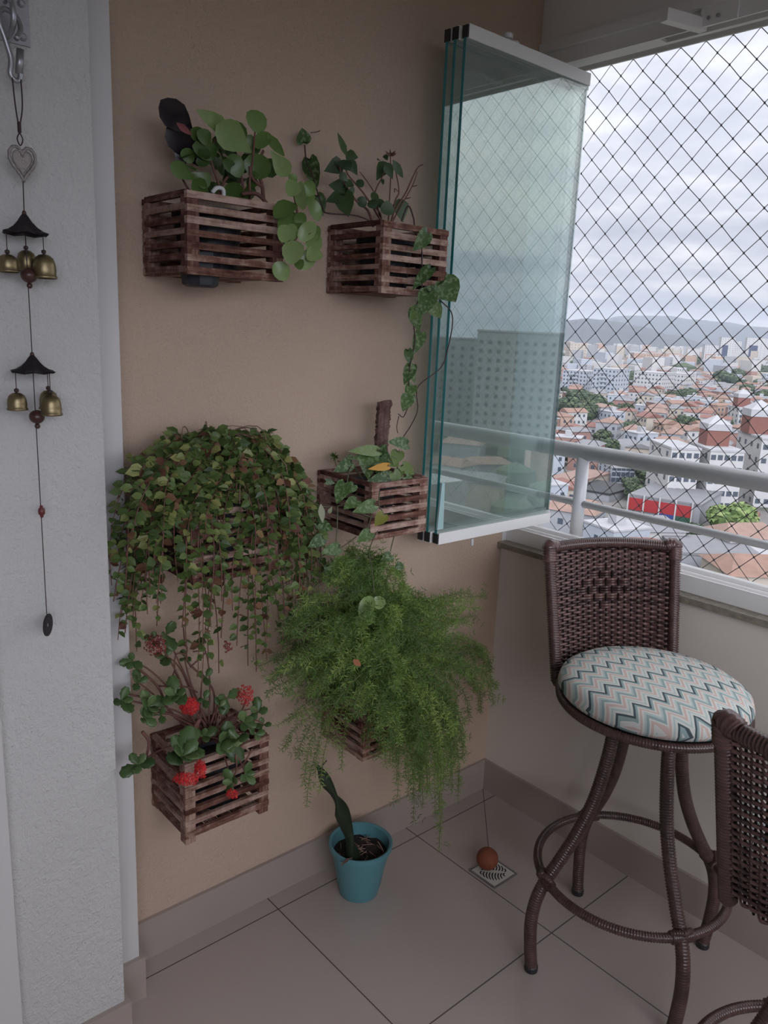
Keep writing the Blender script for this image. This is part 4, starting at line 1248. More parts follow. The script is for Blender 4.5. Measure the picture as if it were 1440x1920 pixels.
# ================================================================== hook plate and wind chime on the rough pilaster
def hook_and_chime():
    YW = -.195
    t = empty('wall_hook_plate', (-1.468, YW, 1.93), 'galvanised hook plate screwed to the rough white pilaster, top left', 'wall hook')
    MB().box((-1.505, YW-.004, 1.894), (-1.436, YW, 1.962)).build('plate', M_METAL, t)
    for x, z in ((-1.447, 1.950), (-1.447, 1.905), (-1.494, 1.950), (-1.494, 1.905)):
        MB().lathe([(.0060, 0), (.0058, .002), (.003, .0045)], (x, YW-.004, z), 12, M=Matrix.Rotation(R_(90), 3, 'X')).build('screw', M_METAL, t, smooth=False)
    m = MB(); c = Vector((-1.470, YW-.004, 1.925))
    m.tube(smooth_path([c+Vector((0, 0, .022)), c+Vector((0, -.020, .022)), c+Vector((0, -.034, .008)), c+Vector((0, -.034, -.012)), c+Vector((0, -.020, -.024)), c+Vector((0, 0, -.024))], 5), .0042, 10)
    m.build('eye', M_METAL, t, smooth=True)
    m = MB(); X, Y = -1.474, -.232
    m.tube(smooth_path([Vector((X+.004, Y-.010, 1.888)), Vector((X+.014, Y, 1.905)), Vector((X+.010, Y+.006, 1.922)), Vector((X-.006, Y+.006, 1.928)), Vector((X-.016, Y, 1.912)), Vector((X-.008, Y, 1.885)), Vector((X-.002, Y, 1.862)), Vector((X-.004, Y, 1.842)), Vector((X+.004, Y, 1.834)), Vector((X+.010, Y, 1.842)), Vector((X+.011, Y, 1.872))], 6), .0038, 10)
    m.tube([Vector((X+.008, Y, 1.845)), Vector((X+.012, Y, 1.878))], .0055, 10)
    m.build('snap_hook', M_METAL, t, smooth=True)
    zz = lambda py: at_y(44, py, -.235).z
    X, Y = -1.4705, -.235
    w = empty('wind_chime', (X, Y, 1.84), 'brass bell wind chime with two pagoda roofs hanging on the white pilaster', 'wind chime')
    m = MB(); P = lambda dx, py, dy=0: Vector((X+dx, Y+dy, zz(py)))
    m.tube(smooth_path([P(-.006, 150), P(-.004, 200), P(-.001, 236)], 6), .0011, 5); m.tube(smooth_path([P(.006, 150), P(.006, 200), P(.001, 236)], 6), .0011, 5)
    m.tube([P(0, 230), P(0, 250)], .0028, 6)
    m.tube(smooth_path([P(0, 250), P(-.004, 262), P(0, 274), P(.004, 262), P(0, 250)], 4), .001, 5)
    m.tube([P(.001, 338), P(0, 400)], .0009, 5); m.tube([P(0, 400), P(0, 666)], .0008, 5); m.tube([P(0, 666), P(0, 1160)], .0008, 5)
    m.build('cord', M_CORD, w)
    # filigree heart
    h = MB(); c = P(.002, 303); R = .0235; pts = []
    for k in range(40):
        a = 6.2832*k/40; x = .80*math.sin(a)**3; z = (13*math.cos(a)-5*math.cos(2*a)-2*math.cos(3*a)-math.cos(4*a))/16
        pts.append(c+Vector((x*R, 0, z*R*1.12)))
    ho = h
    ho.tube(pts, [.0030 if k % 2 else .0021 for k in range(40)], 7, closed=True)
    ho.tube([c+(p-c)*.74+Vector((0, -.001, 0)) for p in pts], .0011, 6, closed=True)
    ho.build('heart_frame', M_PEWTER, w, smooth=True)
    h = MB(); n = len(pts)
    h.add([c+(p-c)*.74+Vector((0, .0006, 0)) for p in pts]+[c+(p-c)*.74+Vector((0, -.0006, 0)) for p in pts], [tuple(range(n)), tuple(range(n, 2*n))[::-1]])
    h.build('heart_plate', M_PEWTER, w)
    def pagoda(apex, base, dx=0):
        za, zb_ = zz(apex), zz(base); hgt = za-zb_; R = .0335; sg = 12; vs = []; prof = [(.0025, 1.0), (.006, .86), (.011, .62), (.018, .36), (.026, .14), (R, 0.0)]
        for r, h_ in prof:
            for k in range(sg):
                a = 6.2832*k/sg+.3; cr = 1.12 if k % 2 == 0 else .86; k2 = 1+(cr-1)*(r/R)
                vs.append(Vector((X+dx+r*k2*math.cos(a), Y+r*k2*math.sin(a)*.92, zb_+h_*hgt+(.003*(r/R)**3 if k % 2 == 0 else 0))))
        m_ = MB(); nr = len(prof)
        m_.add(vs, [(i*sg+k, (i+1)*sg+k, (i+1)*sg+(k+1) % sg, i*sg+(k+1) % sg) for i in range(nr-1) for k in range(sg)])
        m_.add([v*1.0-Vector((0, 0, .0014)) for v in vs], [(i*sg+k, i*sg+(k+1) % sg, (i+1)*sg+(k+1) % sg, (i+1)*sg+k) for i in range(nr-1) for k in range(sg)])
        o = m_.build('pagoda_roof', M_BRONZE, w)
        MB().lathe([(.0, -.003), (.003, -.002), (.0036, .001), (.002, .004), (0, .0045)], (X+dx, Y, za), 10, capb=False, capt=False).build('finial_bead', M_BEAD, o, smooth=True)
        return zb_
    def bell(dx, dy, top, bot, R, zr_):
        zt_, zb_ = zz(top), zz(bot); H = zt_-zb_; c = Vector((X+dx, Y+dy, zb_))
        o = MB().lathe([(R*.97, 0), (R*1.06, .001), (R*1.03, H*.10), (R*.96, H*.14), (R*.98, H*.35), (R*.93, H*.6), (R*.78, H*.82), (R*.45, H*.95), (.0, H), (R*.45, H*.9), (R*.85, H*.5), (R*.9, .002)], c, 28, capb=False, capt=False).build('bell', M_BRASS, w, smooth=True)
        s_ = MB(); s_.tube([c+Vector((0, 0, H)), Vector((c.x, c.y, zr_))], .0007, 5); s_.lathe([(0, 0), (.0034, .002), (.0038, .004), (.0034, .006), (0, .008)], c+Vector((0, 0, H-.001)), 10, capb=False, capt=False)
        s_.build('bell_cord', M_CORD, o)
    def ball(px_top, px_bot, R):
        zc = (zz(px_top)+zz(px_bot))/2
        MB().lathe([(R*math.sin(math.pi*i/12), -R*.92*math.cos(math.pi*i/12)) for i in range(13)], (X+.002, Y, zc), 20, capb=False, capt=False).build('wooden_ball', M_BEAD, w, smooth=True)
        MB().lathe([(.0045*math.sin(math.pi*i/6), -.0045*math.cos(math.pi*i/6)) for i in range(7)], (X+.002, Y, zc-R-.003), 12, capb=False, capt=False).build('small_bead', M_BEAD, w, smooth=True)
    zb1 = pagoda(400, 440); bell(-.029, -.004, 479, 513, .0150, zb1+.002); bell(.024, -.006, 473, 520, .0175, zb1+.002); ball(503, 528, .0125)
    bell(.006, .020, 466, 506, .0150, zb1+.002)
    zb2 = pagoda(665, 699); bell(-.028, -.004, 735, 768, .0150, zb2+.002); bell(.021, -.012, 738, 779, .0165, zb2+.002); bell(.026, .012, 733, 770, .0150, zb2+.002); ball(771, 794, .0120)
    zc = zz(963)
    MB().lathe([(0, -.011), (.0028, -.009), (.0030, -.006), (.0052, -.004), (.0056, .001), (.0048, .005), (.0026, .007), (.0026, .010), (0, .011)], (X+.001, Y, zc), 12, capb=False, capt=False).build('red_bead', M_REDBEAD, w, smooth=True)
    # coin with a square hole, turned a little on its cord
    c = P(.001, 1181); m = MB(); n = 32; R = .0192; q = .0036; rot = Matrix.Rotation(R_(50), 3, 'Z')
    sq = lambda a: q/max(abs(math.cos(a)), abs(math.sin(a)))
    vs = []
    for yy in (-.0009, .0009):
        for k in range(n): a = 6.2832*k/n; vs.append(c+rot @ Vector((R*math.cos(a), yy, R*math.sin(a))))
        for k in range(n): a = 6.2832*k/n; vs.append(c+rot @ Vector((sq(a)*math.cos(a), yy, sq(a)*math.sin(a))))
    fs = []
    for k in range(n):
        l = (k+1) % n
        fs += [(k, l, n+l, n+k), (2*n+l, 2*n+k, 3*n+k, 3*n+l), (l, k, 2*n+k, 2*n+l), (n+k, n+l, 3*n+l, 3*n+k)]
    m.add(vs, fs); m.build('coin', M_BRONZE, w)


hook_and_chime()

# ================================================================== THE CITY BELOW
GZ = -38.5
M_GROUND, _nt, _b = material('urban_ground')
_tc = _nt.new('ShaderNodeTexCoord')
_g = _nt.ramp(_nt.noise(_tc.outputs['Object'], .035, 6, .65), [(.35, (.025, .035, .02)), (.46, (.05, .06, .035)), (.52, (.12, .11, .10)), (.62, (.15, .14, .13)), (.75, (.12, .085, .065))])
_nt.set(_b, 'Base Color', _g); _b.inputs['Roughness'].default_value = .9
structure(MB().box((-3000, -4500, GZ-1), (9000, 6500, GZ)).build('ground_terrain', M_GROUND))


def flat(name, col, var=.12, scale=.5, rough=.8):
    col = tuple(c*.50 for c in col)
    return simple(name, col, rough, var=var, scale=scale)


WALLS = [flat('white_render_wall', (.62, .61, .60)), flat('cream_render_wall', (.58, .51, .42)), flat('peach_render_wall', (.55, .38, .29)), flat('pale_grey_wall', (.42, .43, .45)), flat('brick_pink_wall', (.40, .23, .19)), flat('bluish_white_wall', (.50, .54, .60))]
ROOFS = [flat('orange_clay_tiles', (.34, .20, .145), .35), flat('red_brown_tiles', (.28, .12, .09), .25), flat('grey_fibre_cement', (.27, .27, .28), .2), flat('pale_metal_roof', (.52, .52, .53), .12), flat('weathered_tiles', (.36, .23, .18), .3)]
M_WIN = simple('dark_window_glass', (.05, .06, .075), .2)
M_TREE = leaf_material('dull_tree_foliage', (.022, .038, .018), (.045, .065, .028), (.08, .10, .045), rough=.8, trans=0, nscale=.8)
M_TREEL = leaf_material('fresh_tree_foliage', (.06, .10, .025), (.12, .17, .05), (.18, .22, .08), rough=.8, trans=0, nscale=1.2)
M_BRICK = flat('red_brick', (.26, .10, .075), .2, 2)
M_NAVY = flat('navy_panel', (.035, .045, .11), .1)
M_ASPH = flat('dark_roof_sheet', (.045, .047, .05), .3)


def gable(m, w_, d, h, rh, ov=.5, hip=0.0, mi=0):
    a, b = w_/2+ov, d/2+ov; hx = a*hip
    vs = [(-a, -b, h), (a, -b, h), (a, b, h), (-a, b, h), (-a+hx, 0, h+rh), (a-hx, 0, h+rh)]
    m.add(vs, [(0, 1, 5, 4), (2, 3, 4, 5), (1, 2, 5), (3, 0, 4), (3, 2, 1, 0)], mi)


def house_proto(i, rnd):
    w_ = rnd.uniform(7, 13); d = rnd.uniform(6.5, 10); h = rnd.choice([3.2, 3.4, 6.2, 6.5, 6.8]); wi = i % len(WALLS); ri = (0, 1, 2, 4, 3, 3, 1, 2, 0, 4, 2, 3)[i % 12]
    wc = ['white', 'cream', 'peach', 'pale grey', 'brick pink', 'bluish white'][wi]; rc = ['orange tiled', 'red-brown tiled', 'grey sheet', 'pale metal', 'weathered tiled'][ri]
    m = MB(); m.box((-w_/2, -d/2, 0), (w_/2, d/2, h), 0)
    for fl in range(1 if h < 5 else 2):
        z = 1.0+fl*3.0
        for k in range(int(w_//2.6)):
            x = -w_/2+1.3+k*2.6
            for sy in (-1, 1): m.box((x-.55, sy*d/2-.04, z), (x+.55, sy*d/2+.04, z+1.2), 1)
        for k in range(int(d//3)):
            y = -d/2+1.5+k*3
            for sx in (-1, 1): m.box((sx*w_/2-.04, y-.5, z), (sx*w_/2+.04, y+.5, z+1.2), 1)
    o = m.build('house', [WALLS[wi], M_WIN])
    r = MB()
    if ri == 3: r.box((-w_/2-.2, -d/2-.2, h), (w_/2+.2, d/2+.2, h+.35)); r.box((-1.2, -1, h+.35), (1.2, 1.2, h+2.2))
    else: gable(r, w_, d, h, rnd.uniform(1.2, 2.2), .5, rnd.choice([0, .35, .45]))
    ro = r.build('roof', ROOFS[ri], o)
    tag(o, f'small {wc} house with {rc} roof in the crowded city below', 'house', f'{wc} houses with {rc} roofs')
    return o, max(w_, d)


def tree_mesh(mat, seed, n=130, name='crown'):
    rnd = random.Random(seed); m = MB()
    lobes = [(Vector((rnd.uniform(-.5, .5), rnd.uniform(-.5, .5), rnd.uniform(-.15, .35))), rnd.uniform(.35, .6)) for _ in range(7)]
    for k in range(n*4):
        c, r = rnd.choice(lobes); a = rnd.uniform(0, 6.28); z = rnd.uniform(-.6, 1); q = math.sqrt(max(0, 1-z*z))
        nn = Vector((q*math.cos(a), q*math.sin(a), z)); p = c+nn*r; u = nn.orthogonal().normalized(); v = nn.cross(u); s_ = rnd.uniform(.07, .15)
        j = nn*rnd.uniform(-.06, .06)
        m.add([p+u*s_+j, p+v*s_-j, p-u*s_+j, p-v*s_-j], [(0, 1, 2, 3)], 0, rnd.random())
    for c, r in lobes:
        vs = []; A, B = 8, 5
        for i in range(B+1):
            th = math.pi*i/B
            for k in range(A): a = 6.2832*k/A; vs.append(c+Vector((math.sin(th)*math.cos(a), math.sin(th)*math.sin(a), math.cos(th)))*r*.92)
        m.add(vs, [(i*A+k, (i+1)*A+k, (i+1)*A+(k+1) % A, i*A+(k+1) % A) for i in range(B) for k in range(A)], 0, .1)
    return m


M_TRUNK = flat('grey_brown_trunk', (.10, .07, .055))


def tree_proto(mat, seed, label, group):
    t = empty('tree', (0, 0, 0), label, 'tree', group)
    cr = tree_mesh(mat, seed); cr.v = [(x, y, z+.75) for x, y, z in cr.v]; cr.build('crown', mat, t)
    MB().tube([(0, 0, 0), (.02, 0, .6)], [.07, .05], 7).build('trunk', M_TRUNK, t)
    return t


def dist_at(px, py):
    g = at_z(px, py, GZ); return g


RES = []      # reserved circles


def block(name, label, px, base, wpx, top, depth, wall, cat='building', floors=5, cols=5, rot=18, roof=None, group=None, balc=False, win=True):
    g = at_z(px, base, GZ); dv = (g-CAM); az = math.atan2(dv.y, dv.x); d = dv.dot(fw)
    W = wpx*d/F
    zt_ = CAM.z+(ray(px, top).z/ray(px, base).z)*(GZ-CAM.z); h = zt_-GZ
    a = az+R_(90+rot)           # facade runs along local X; local -Y faces the camera
    b_ = Vector((math.cos(az), math.sin(az), 0))*(depth/2)
    t = empty(name, g+b_, label, cat, group); t.location.z = GZ
    a = az-R_(90)+R_(rot)
    def bld(m, nm, mats, par=t):
        o = m.build(nm, mats); o.parent = par; return o
    m = MB(); m.box((-W/2, -depth/2, 0), (W/2, depth/2, h)); bld(m, 'wall', wall)
    m = MB(); m.box((-W/2-.2, -depth/2-.2, h), (W/2+.2, depth/2+.2, h+.5)); bld(m, 'roof', roof or ROOFS[3])
    if win:
        fh = h/floors; wm = MB(); wm.box((-.6, -.06, 0), (.6, .06, 1.25)); w0 = None
        for f_ in range(floors):
            for c_ in range(cols):
                for face in (0, 1):
                    if face == 0: loc = (-W/2+W*(c_+.5)/cols, -depth/2, f_*fh+.9); rz = 0
                    else:
                        nside = max(1, int(depth//4))
                        if c_ >= nside: continue
                        loc = ((-W/2 if rot > 0 else W/2), -depth/2+depth*(c_+.5)/nside, f_*fh+.9); rz = R_(90)
                    if w0 is None: w0 = bld(wm, 'window', M_WIN); o = w0
                    else: o = w0.copy(); COL.objects.link(o); o.parent = t
                    o.location = loc; o.rotation_euler = (0, 0, rz)
        if balc:
            b0 = None
            for f_ in range(1, floors):
                bm_ = MB(); bm_.box((-W*.16, -1.2, 0), (W*.16, 0, 1.1))
                if b0 is None: b0 = bld(bm_, 'balcony', wall); o = b0
                else: o = b0.copy(); COL.objects.link(o); o.parent = t
                o.location = (0, -depth/2, f_*fh)
    t.rotation_euler = (0, 0, a)
    RES.append((t.location.x, t.location.y, max(W, depth)*.62))
    return t, W, depth, h


def tank(parent, x, y, h, s_=3.4, hh=4.0):
    m = MB(); m.box((x-s_/2, y-s_/2, h+.5), (x+s_/2, y+s_/2, h+hh*.62)); o = m.build('water_tank', M_BRICK); o.parent = parent
    m = MB(); a = s_/2+.15; m.box((x-a, y-a, h+hh*.62), (x+a, y+a, h+hh*.85)); m.add([(x-a, y-a, h+hh*.85), (x+a, y-a, h+hh*.85), (x+a, y+a, h+hh*.85), (x-a, y+a, h+hh*.85), (x, y, h+hh*1.15)], [(0, 1, 4), (1, 2, 4), (2, 3, 4), (3, 0, 4)])
    r = m.build('tank_roof', ROOFS[3]); r.parent = o


t1 = block('apartment_block', 'white low apartment block, leftmost of the three above the red-fronted store', 1250, 952, 54, 838, 15, WALLS[0], floors=5, cols=4, rot=22)
t2 = block('apartment_block', 'white low apartment block, middle one of the three above the red-fronted store', 1326, 957, 62, 842, 15, WALLS[0], floors=5, cols=5, rot=22)
tank(t2[0], 0, 2, t2[3], 5.6, 7)
t3 = block('apartment_block', 'white low apartment block with brick tank, rightmost above the red-fronted store', 1425, 950, 78, 820, 17, WALLS[0], floors=5, cols=5, rot=22)
tank(t3[0], -3, 2, t3[3], 6.2, 8)
t4 = block('apartment_block', 'small white tower with brick tank, just left of the navy-striped towers\' street', 1383, 806, 26, 765, 14, WALLS[0], floors=4, cols=3, rot=22)
tank(t4[0], 0, 0, t4[3], 6.0, 8)
block('apartment_block', 'bluish-white slab block nearest the folded glass, under the dark hill', 1087, 738, 48, 696, 24, WALLS[5], floors=6, cols=7, rot=-25, balc=True)
block('apartment_block', 'bluish-white slab block beside the trees, second from the folded glass', 1141, 749, 46, 692, 22, WALLS[5], floors=7, cols=6, rot=-25, balc=True)
block('apartment_block', 'long off-white four-storey block, left half of the pair in mid city', 1224, 737, 54, 699, 30, WALLS[0], floors=5, cols=8, rot=-20)
block('apartment_block', 'long off-white four-storey block, right half of the pair in mid city', 1272, 732, 38, 701, 30, WALLS[0], floors=4, cols=6, rot=-20)
for i, (px, w_) in enumerate(((1197, 28), (1226, 26), (1256, 28))):
    block('apartment_block', ['leftmost', 'middle', 'rightmost'][i]+' peach apartment block of the trio below the hills', px, 690, w_, 662, 26, WALLS[2], floors=5, cols=5, rot=12, balc=True)
block('apartment_block', 'beige apartment block seen next to the edge of the folded glass', 1078, 680, 32, 643, 30, WALLS[1], floors=7, cols=5, rot=15)
for i, (px, w_, top) in enumerate(((1328, 24, 647), (1357, 24, 633), (1372, 20, 640), (1412, 36, 634), (1437, 26, 645))):
    lab = ['low left wing of the navy-striped twin towers', 'tall white tower with a navy stripe, left twin', 'white rear wing between the navy-striped twins', 'tall white tower with a navy stripe, right twin', 'white wing at the right edge beside the right navy-striped twin'][i]
    tt = block('tower_block', lab, px, 683, w_, top, 30, WALLS[0], floors=12, cols=5, rot=10)
    if i in (1, 3):
        m = MB(); m.box((-tt[1]*.36, -tt[2]/2-.5, 0), (tt[1]*.05, -tt[2]/2+.2, tt[3]*.72)); o = m.build('navy_panel', M_NAVY); o.parent = tt[0]
block('apartment_block', 'bluish-white building just below the top rail near its post', 1152, 909, 44, 876, 12, WALLS[5], floors=3, cols=5, rot=20)
# store with the red front
tt = block('store_building', 'long store with a red and blue street front under a grey roof', 1262, 978, 132, 940, 20, WALLS[3], 'store', 2, 6, rot=-14, roof=ROOFS[2], win=False)
W, D_, H_ = tt[1:]
m = MB(); m.box((-W/2, -D_/2-.5, 1.4), (W*.40, -D_/2-.05, 4.2)); flat_red = flat('red_fascia', (.42, .02, .025), .08); o = m.build('red_fascia', flat_red); o.parent = tt[0]
m = MB(); m.box((-W*.05, -D_/2-.6, .2), (W*.18, -D_/2-.06, 1.6)); o = m.build('blue_fascia', flat('blue_fascia', (.03, .06, .25), .08)); o.parent = tt[0]
m = MB(); m.box((W*.18, -D_/2-.6, .2), (W*.40, -D_/2-.06, 1.6)); o = m.build('green_fascia', flat('green_fascia', (.02, .10, .06), .08)); o.parent = tt[0]
for k in range(5):
    m = MB(); x = -W/2+k*W*.9/4; m.box((x-.15, -D_/2-.8, 0), (x+.15, -D_/2-.5, 5.2)); o = m.build('post', WALLS[0]); o.parent = tt[0]
block('warehouse', 'dark-roofed open shed left of the red-fronted store', 1128, 938, 80, 925, 16, WALLS[3], 'warehouse', 1, 3, rot=-24, roof=M_ASPH, win=False)
block('warehouse', 'pale flat warehouse behind the railing post', 1085, 925, 60, 905, 22, WALLS[1], 'warehouse', 1, 3, rot=-24, roof=ROOFS[4], win=False)
block('warehouse', 'brown-grey sheet roof right behind the first stool\'s back', 1325, 1062, 150, 1040, 14, WALLS[3], 'warehouse', 1, 3, rot=20, roof=ROOFS[2], win=False)
block('warehouse', 'grey-walled building at the right edge above the orange roof', 1432, 1068, 70, 1046, 10, WALLS[3], 'warehouse', 1, 3, rot=20, roof=ROOFS[3])
def big_house(px, py, w_, d, h, ri, wi, rot, label):
    g = at_z(px, py, GZ); t = MB().box((-w_/2, -d/2, 0), (w_/2, d/2, h)).build('house', WALLS[wi]); tag(t, label, 'house'); t.location = g; t.rotation_euler = (0, 0, R_(rot))
    m = MB(); gable(m, w_, d, h, 2.2, .6, .4); r = m.build('roof', ROOFS[ri]); r.parent = t; RES.append((g.x, g.y, max(w_, d)*.6))
big_house(1425, 1098, 16, 12, 3.4, 0, 1, -40, 'near house with a broad orange tiled roof at the right edge')
big_house(1200, 1015, 14, 10, 3.4, 2, 0, -35, 'grey-roofed house just below the lower rail')
big_house(1390, 1030, 12, 9, 3.4, 4, 0, -30, 'weathered-roofed house between lower rail and big leafy tree')

rndc = random.Random(123)
protos = [house_proto(i, rndc) for i in range(36)]
protos_used = [False]*36; ALLH = []; ALLT = []
trees = [tree_proto(M_TREE, 50+i, 'dull dark green tree among the roofs of the city below', 'dark trees among the city roofs') for i in range(3)]
tused = [False]*3
bt = tree_proto(M_TREEL, 99, 'big fresh green tree in front of the red-fronted store', None)
bt.location = at_z(1368, 1003, GZ); bt.scale = (6.2, 6.2, 4.6)
if 'group' in bt: del bt['group']


def put(o, proto_list, used, i):
    if not used[i]: used[i] = True; return o
    return copy_tree(o)


def clear(x, y, r):
    return all((x-a)**2+(y-b)**2 > (r+c)**2 for a, b, c in RES)


# individually copied trees standing where the picture shows dark clumps
for px, py, s_ in ((1075, 752, 7), (1092, 758, 8), (1112, 768, 9), (1126, 776, 8), (1078, 785, 10), (1090, 792, 9), (1183, 722, 11), (1176, 728, 9), (1190, 716, 10), (1352, 722, 13), (1362, 728, 12), (1372, 716, 13),
                   (1412, 702, 15), (1428, 708, 15), (1438, 716, 14), (1400, 742, 9), (1432, 758, 9), (1282, 757, 8), (1290, 752, 8), (1262, 752, 7), (1252, 815, 5), (1242, 812, 5), (1255, 808, 5), (1162, 815, 5), (1175, 812, 5),
                   (1318, 768, 6), (1425, 752, 7), (1153, 655, 30), (1175, 658, 30), (1290, 664, 26), (1195, 940, 4), (1180, 925, 4), (1350, 880, 4), (1300, 1010, 3), (1110, 990, 3.5), (1060, 985, 3.5), (1240, 1012, 3), (1065, 870, 4), (1202, 905, 4), (1300, 690, 18)):
    i = rndc.randrange(3); o = put(trees[i], trees, tused, i); g = at_z(px, py, GZ); o.location = g; o.scale = (s_, s_, s_*.72); o.rotation_euler = (0, 0, rndc.uniform(0, 6.28))
    RES.append((g.x, g.y, s_*.8)); ALLT.append(o)

# the crowd of houses, nearest first
cand = []
d = 120.0
while d < 1000:
    da = 14.5/d
    az = R_(15)
    while az < R_(44):
        a_ = az+rndc.uniform(-.2, .2)*da; dd = d+rndc.uniform(-3, 3); x, y = CAM.x+dd*math.cos(a_), CAM.y+dd*math.sin(a_)
        cand.append((dd, x, y)); az += da*rndc.uniform(.9, 1.15)
    d += 12.5+d*.006
cand.sort(); n_ind = 0; rest = []
for dd, x, y in cand:
    if not clear(x, y, 5.0): continue
    p = to_px((x, y, GZ))
    if not (1015 < p[0] < 1475 and p[1] < 1130): continue
    if rndc.random() < .10: continue
    if rndc.random() < .17 and n_ind < 285 and len(ALLT) < 150:
        i = rndc.randrange(3); o = put(trees[i], trees, tused, i); q = rndc.uniform(3.2, 6.5); o.location = (x, y, GZ); o.scale = (q, q, q*.75); o.rotation_euler = (0, 0, rndc.uniform(0, 6.28)); ALLT.append(o); continue
    i = rndc.randrange(36)
    if n_ind < 285:
        o = put(protos[i][0], protos, protos_used, i); o.location = (x, y, GZ); o.rotation_euler = (0, 0, R_(rndc.choice([20, 25, 110, 115, 65, -20])+rndc.uniform(-6, 6))); n_ind += 1; ALLH.append(o)
    else: rest.append((x, y, i))
for i in range(36):
    if not protos_used[i]:
        for c in list(protos[i][0].children): bpy.data.objects.remove(c)
        bpy.data.objects.remove(protos[i][0])
# further houses and blocks, past counting: one object
far = MB(); FM = WALLS+ROOFS+[M_WIN, M_TREE]
def far_box(x, y, w_, d, h, wi, ri, ang, rh=1.6):
    c, s_ = math.cos(ang), math.sin(ang); M = Matrix.Translation((x, y, GZ)) @ Matrix.Rotation(ang, 4, 'Z')
    far.box((-w_/2, -d/2, 0), (w_/2, d/2, h), wi, M)
    if h < 9:
        o = len(far.v); a, b = w_/2+.4, d/2+.4
        vs = [M @ Vector(v) for v in ((-a, -b, h), (a, -b, h), (a, b, h), (-a, b, h), (-a*.6, 0, h+rh), (a*.6, 0, h+rh))]
        far.add(vs, [(0, 1, 5, 4), (2, 3, 4, 5), (1, 2, 5), (3, 0, 4)], 6+ri)
    else:
        for f_ in range(int(h//3.2)):
            for k in range(int(w_//3.4)):
                xx = -w_/2+1.7+k*3.4
                far.box((xx-.8, -d/2-.06, f_*3.2+1), (xx+.8, -d/2, f_*3.2+2.3), 11, M)
for x, y, i in rest:
    if rndc.random() < .22:   # garden tree
        M = Matrix.Translation((x, y, GZ)); r = rndc.uniform(4, 7); far.lathe([(r*.5, 0), (r, r*.5), (r*.9, r), (r*.4, r*1.3), (0, r*1.35)], (x, y, GZ), 7, 12)
    else: far_box(x, y, rndc.uniform(8, 15), rndc.uniform(7, 11), rndc.choice([3.4, 6.5, 6.5, 9.8, 13]), rndc.choice([0, 0, 0, 1, 1, 2, 3, 4, 5]), rndc.choice([0, 0, 0, 1, 1, 2, 4]), R_(rndc.choice([20, 110, 65, -20])+rndc.uniform(-8, 8)))
d = 1000.0
while d < 3400:
    az = R_(14)
    while az < R_(45):
        dd = d+rndc.uniform(-20, 20); a_ = az+rndc.uniform(-6, 6)/d; x, y = CAM.x+dd*math.cos(a_), CAM.y+dd*math.sin(a_)
        if clear(x, y, 12):
            q = rndc.random()
            if q < .22: r = rndc.uniform(9, 17); far.lathe([(r*.5, 0), (r, r*.4), (r*.9, r*.7), (0, r)], (x, y, GZ), 6, 12)
            else: far_box(x, y, rndc.uniform(12, 26), rndc.uniform(12, 18), rndc.choice([7, 7, 8, 12, 16, 22, 30 if d > 1500 else 14]), rndc.choice([0, 0, 0, 1, 2, 3, 5]), rndc.choice([0, 1, 0, 4]), R_(rndc.choice([20, 110, 65])+rndc.uniform(-8, 8)))
        az += rndc.uniform(22, 34)/d
    d += 32+d*.012
# each far house and tree is told apart by the landmark it stands nearest to
MARKS = [((1262, 965), 'the red-fronted store'), ((1368, 985), 'the big fresh green tree'), ((1087, 720), 'the bluish-white slabs'), ((1245, 718), 'the long off-white pair'), ((1226, 676), 'the peach blocks'),
         ((1350, 660), 'the left navy-striped tower'), ((1412, 660), 'the right navy-striped tower'), ((1128, 930), 'the dark-roofed shed'), ((1152, 893), 'the small bluish building by the post'), ((1340, 850), 'the brick water tanks'),
         ((1078, 662), 'the beige block by the glass edge'), ((1425, 1085), 'the broad orange roof'), ((1180, 780), 'mid city'), ((1110, 840), 'the rail beside the glass'), ((1250, 780), 'the city centre')]
ORD = ['nearest', 'second', 'third', 'fourth', 'fifth', 'sixth', 'seventh', 'eighth', 'ninth', 'tenth', 'eleventh', 'twelfth', 'thirteenth', 'fourteenth', 'fifteenth', 'sixteenth', 'seventeenth', 'eighteenth', 'nineteenth', 'twentieth']
bk_ = {}
for o in ALLH+ALLT:
    px = to_px(tuple(o.location)); best = min(MARKS, key=lambda m_: math.hypot(px[0]-m_[0][0], (px[1]-m_[0][1])*1.5)); dx, dy = px[0]-best[0][0], px[1]-best[0][1]
    dr = ('right of' if dx > 0 else 'left of') if abs(dx) > abs(dy) else ('below' if dy > 0 else 'above')
    kind = o['label'].replace('small ', '').replace(' in the crowded city below', '').replace('dull dark green tree among the roofs of the city below', 'dark green tree').replace(' house with ', ' house, ')
    bk_.setdefault((kind, dr, best[1]), []).append((math.hypot(dx, dy), o))
for (kind, dr, mk), L_ in bk_.items():
    L_.sort(key=lambda q: q[0])
    for i, (_, o) in enumerate(L_):
        o['label'] = f"{kind}, {(ORD[i]+' ') if len(L_) > 1 else ''}{dr} {mk}"
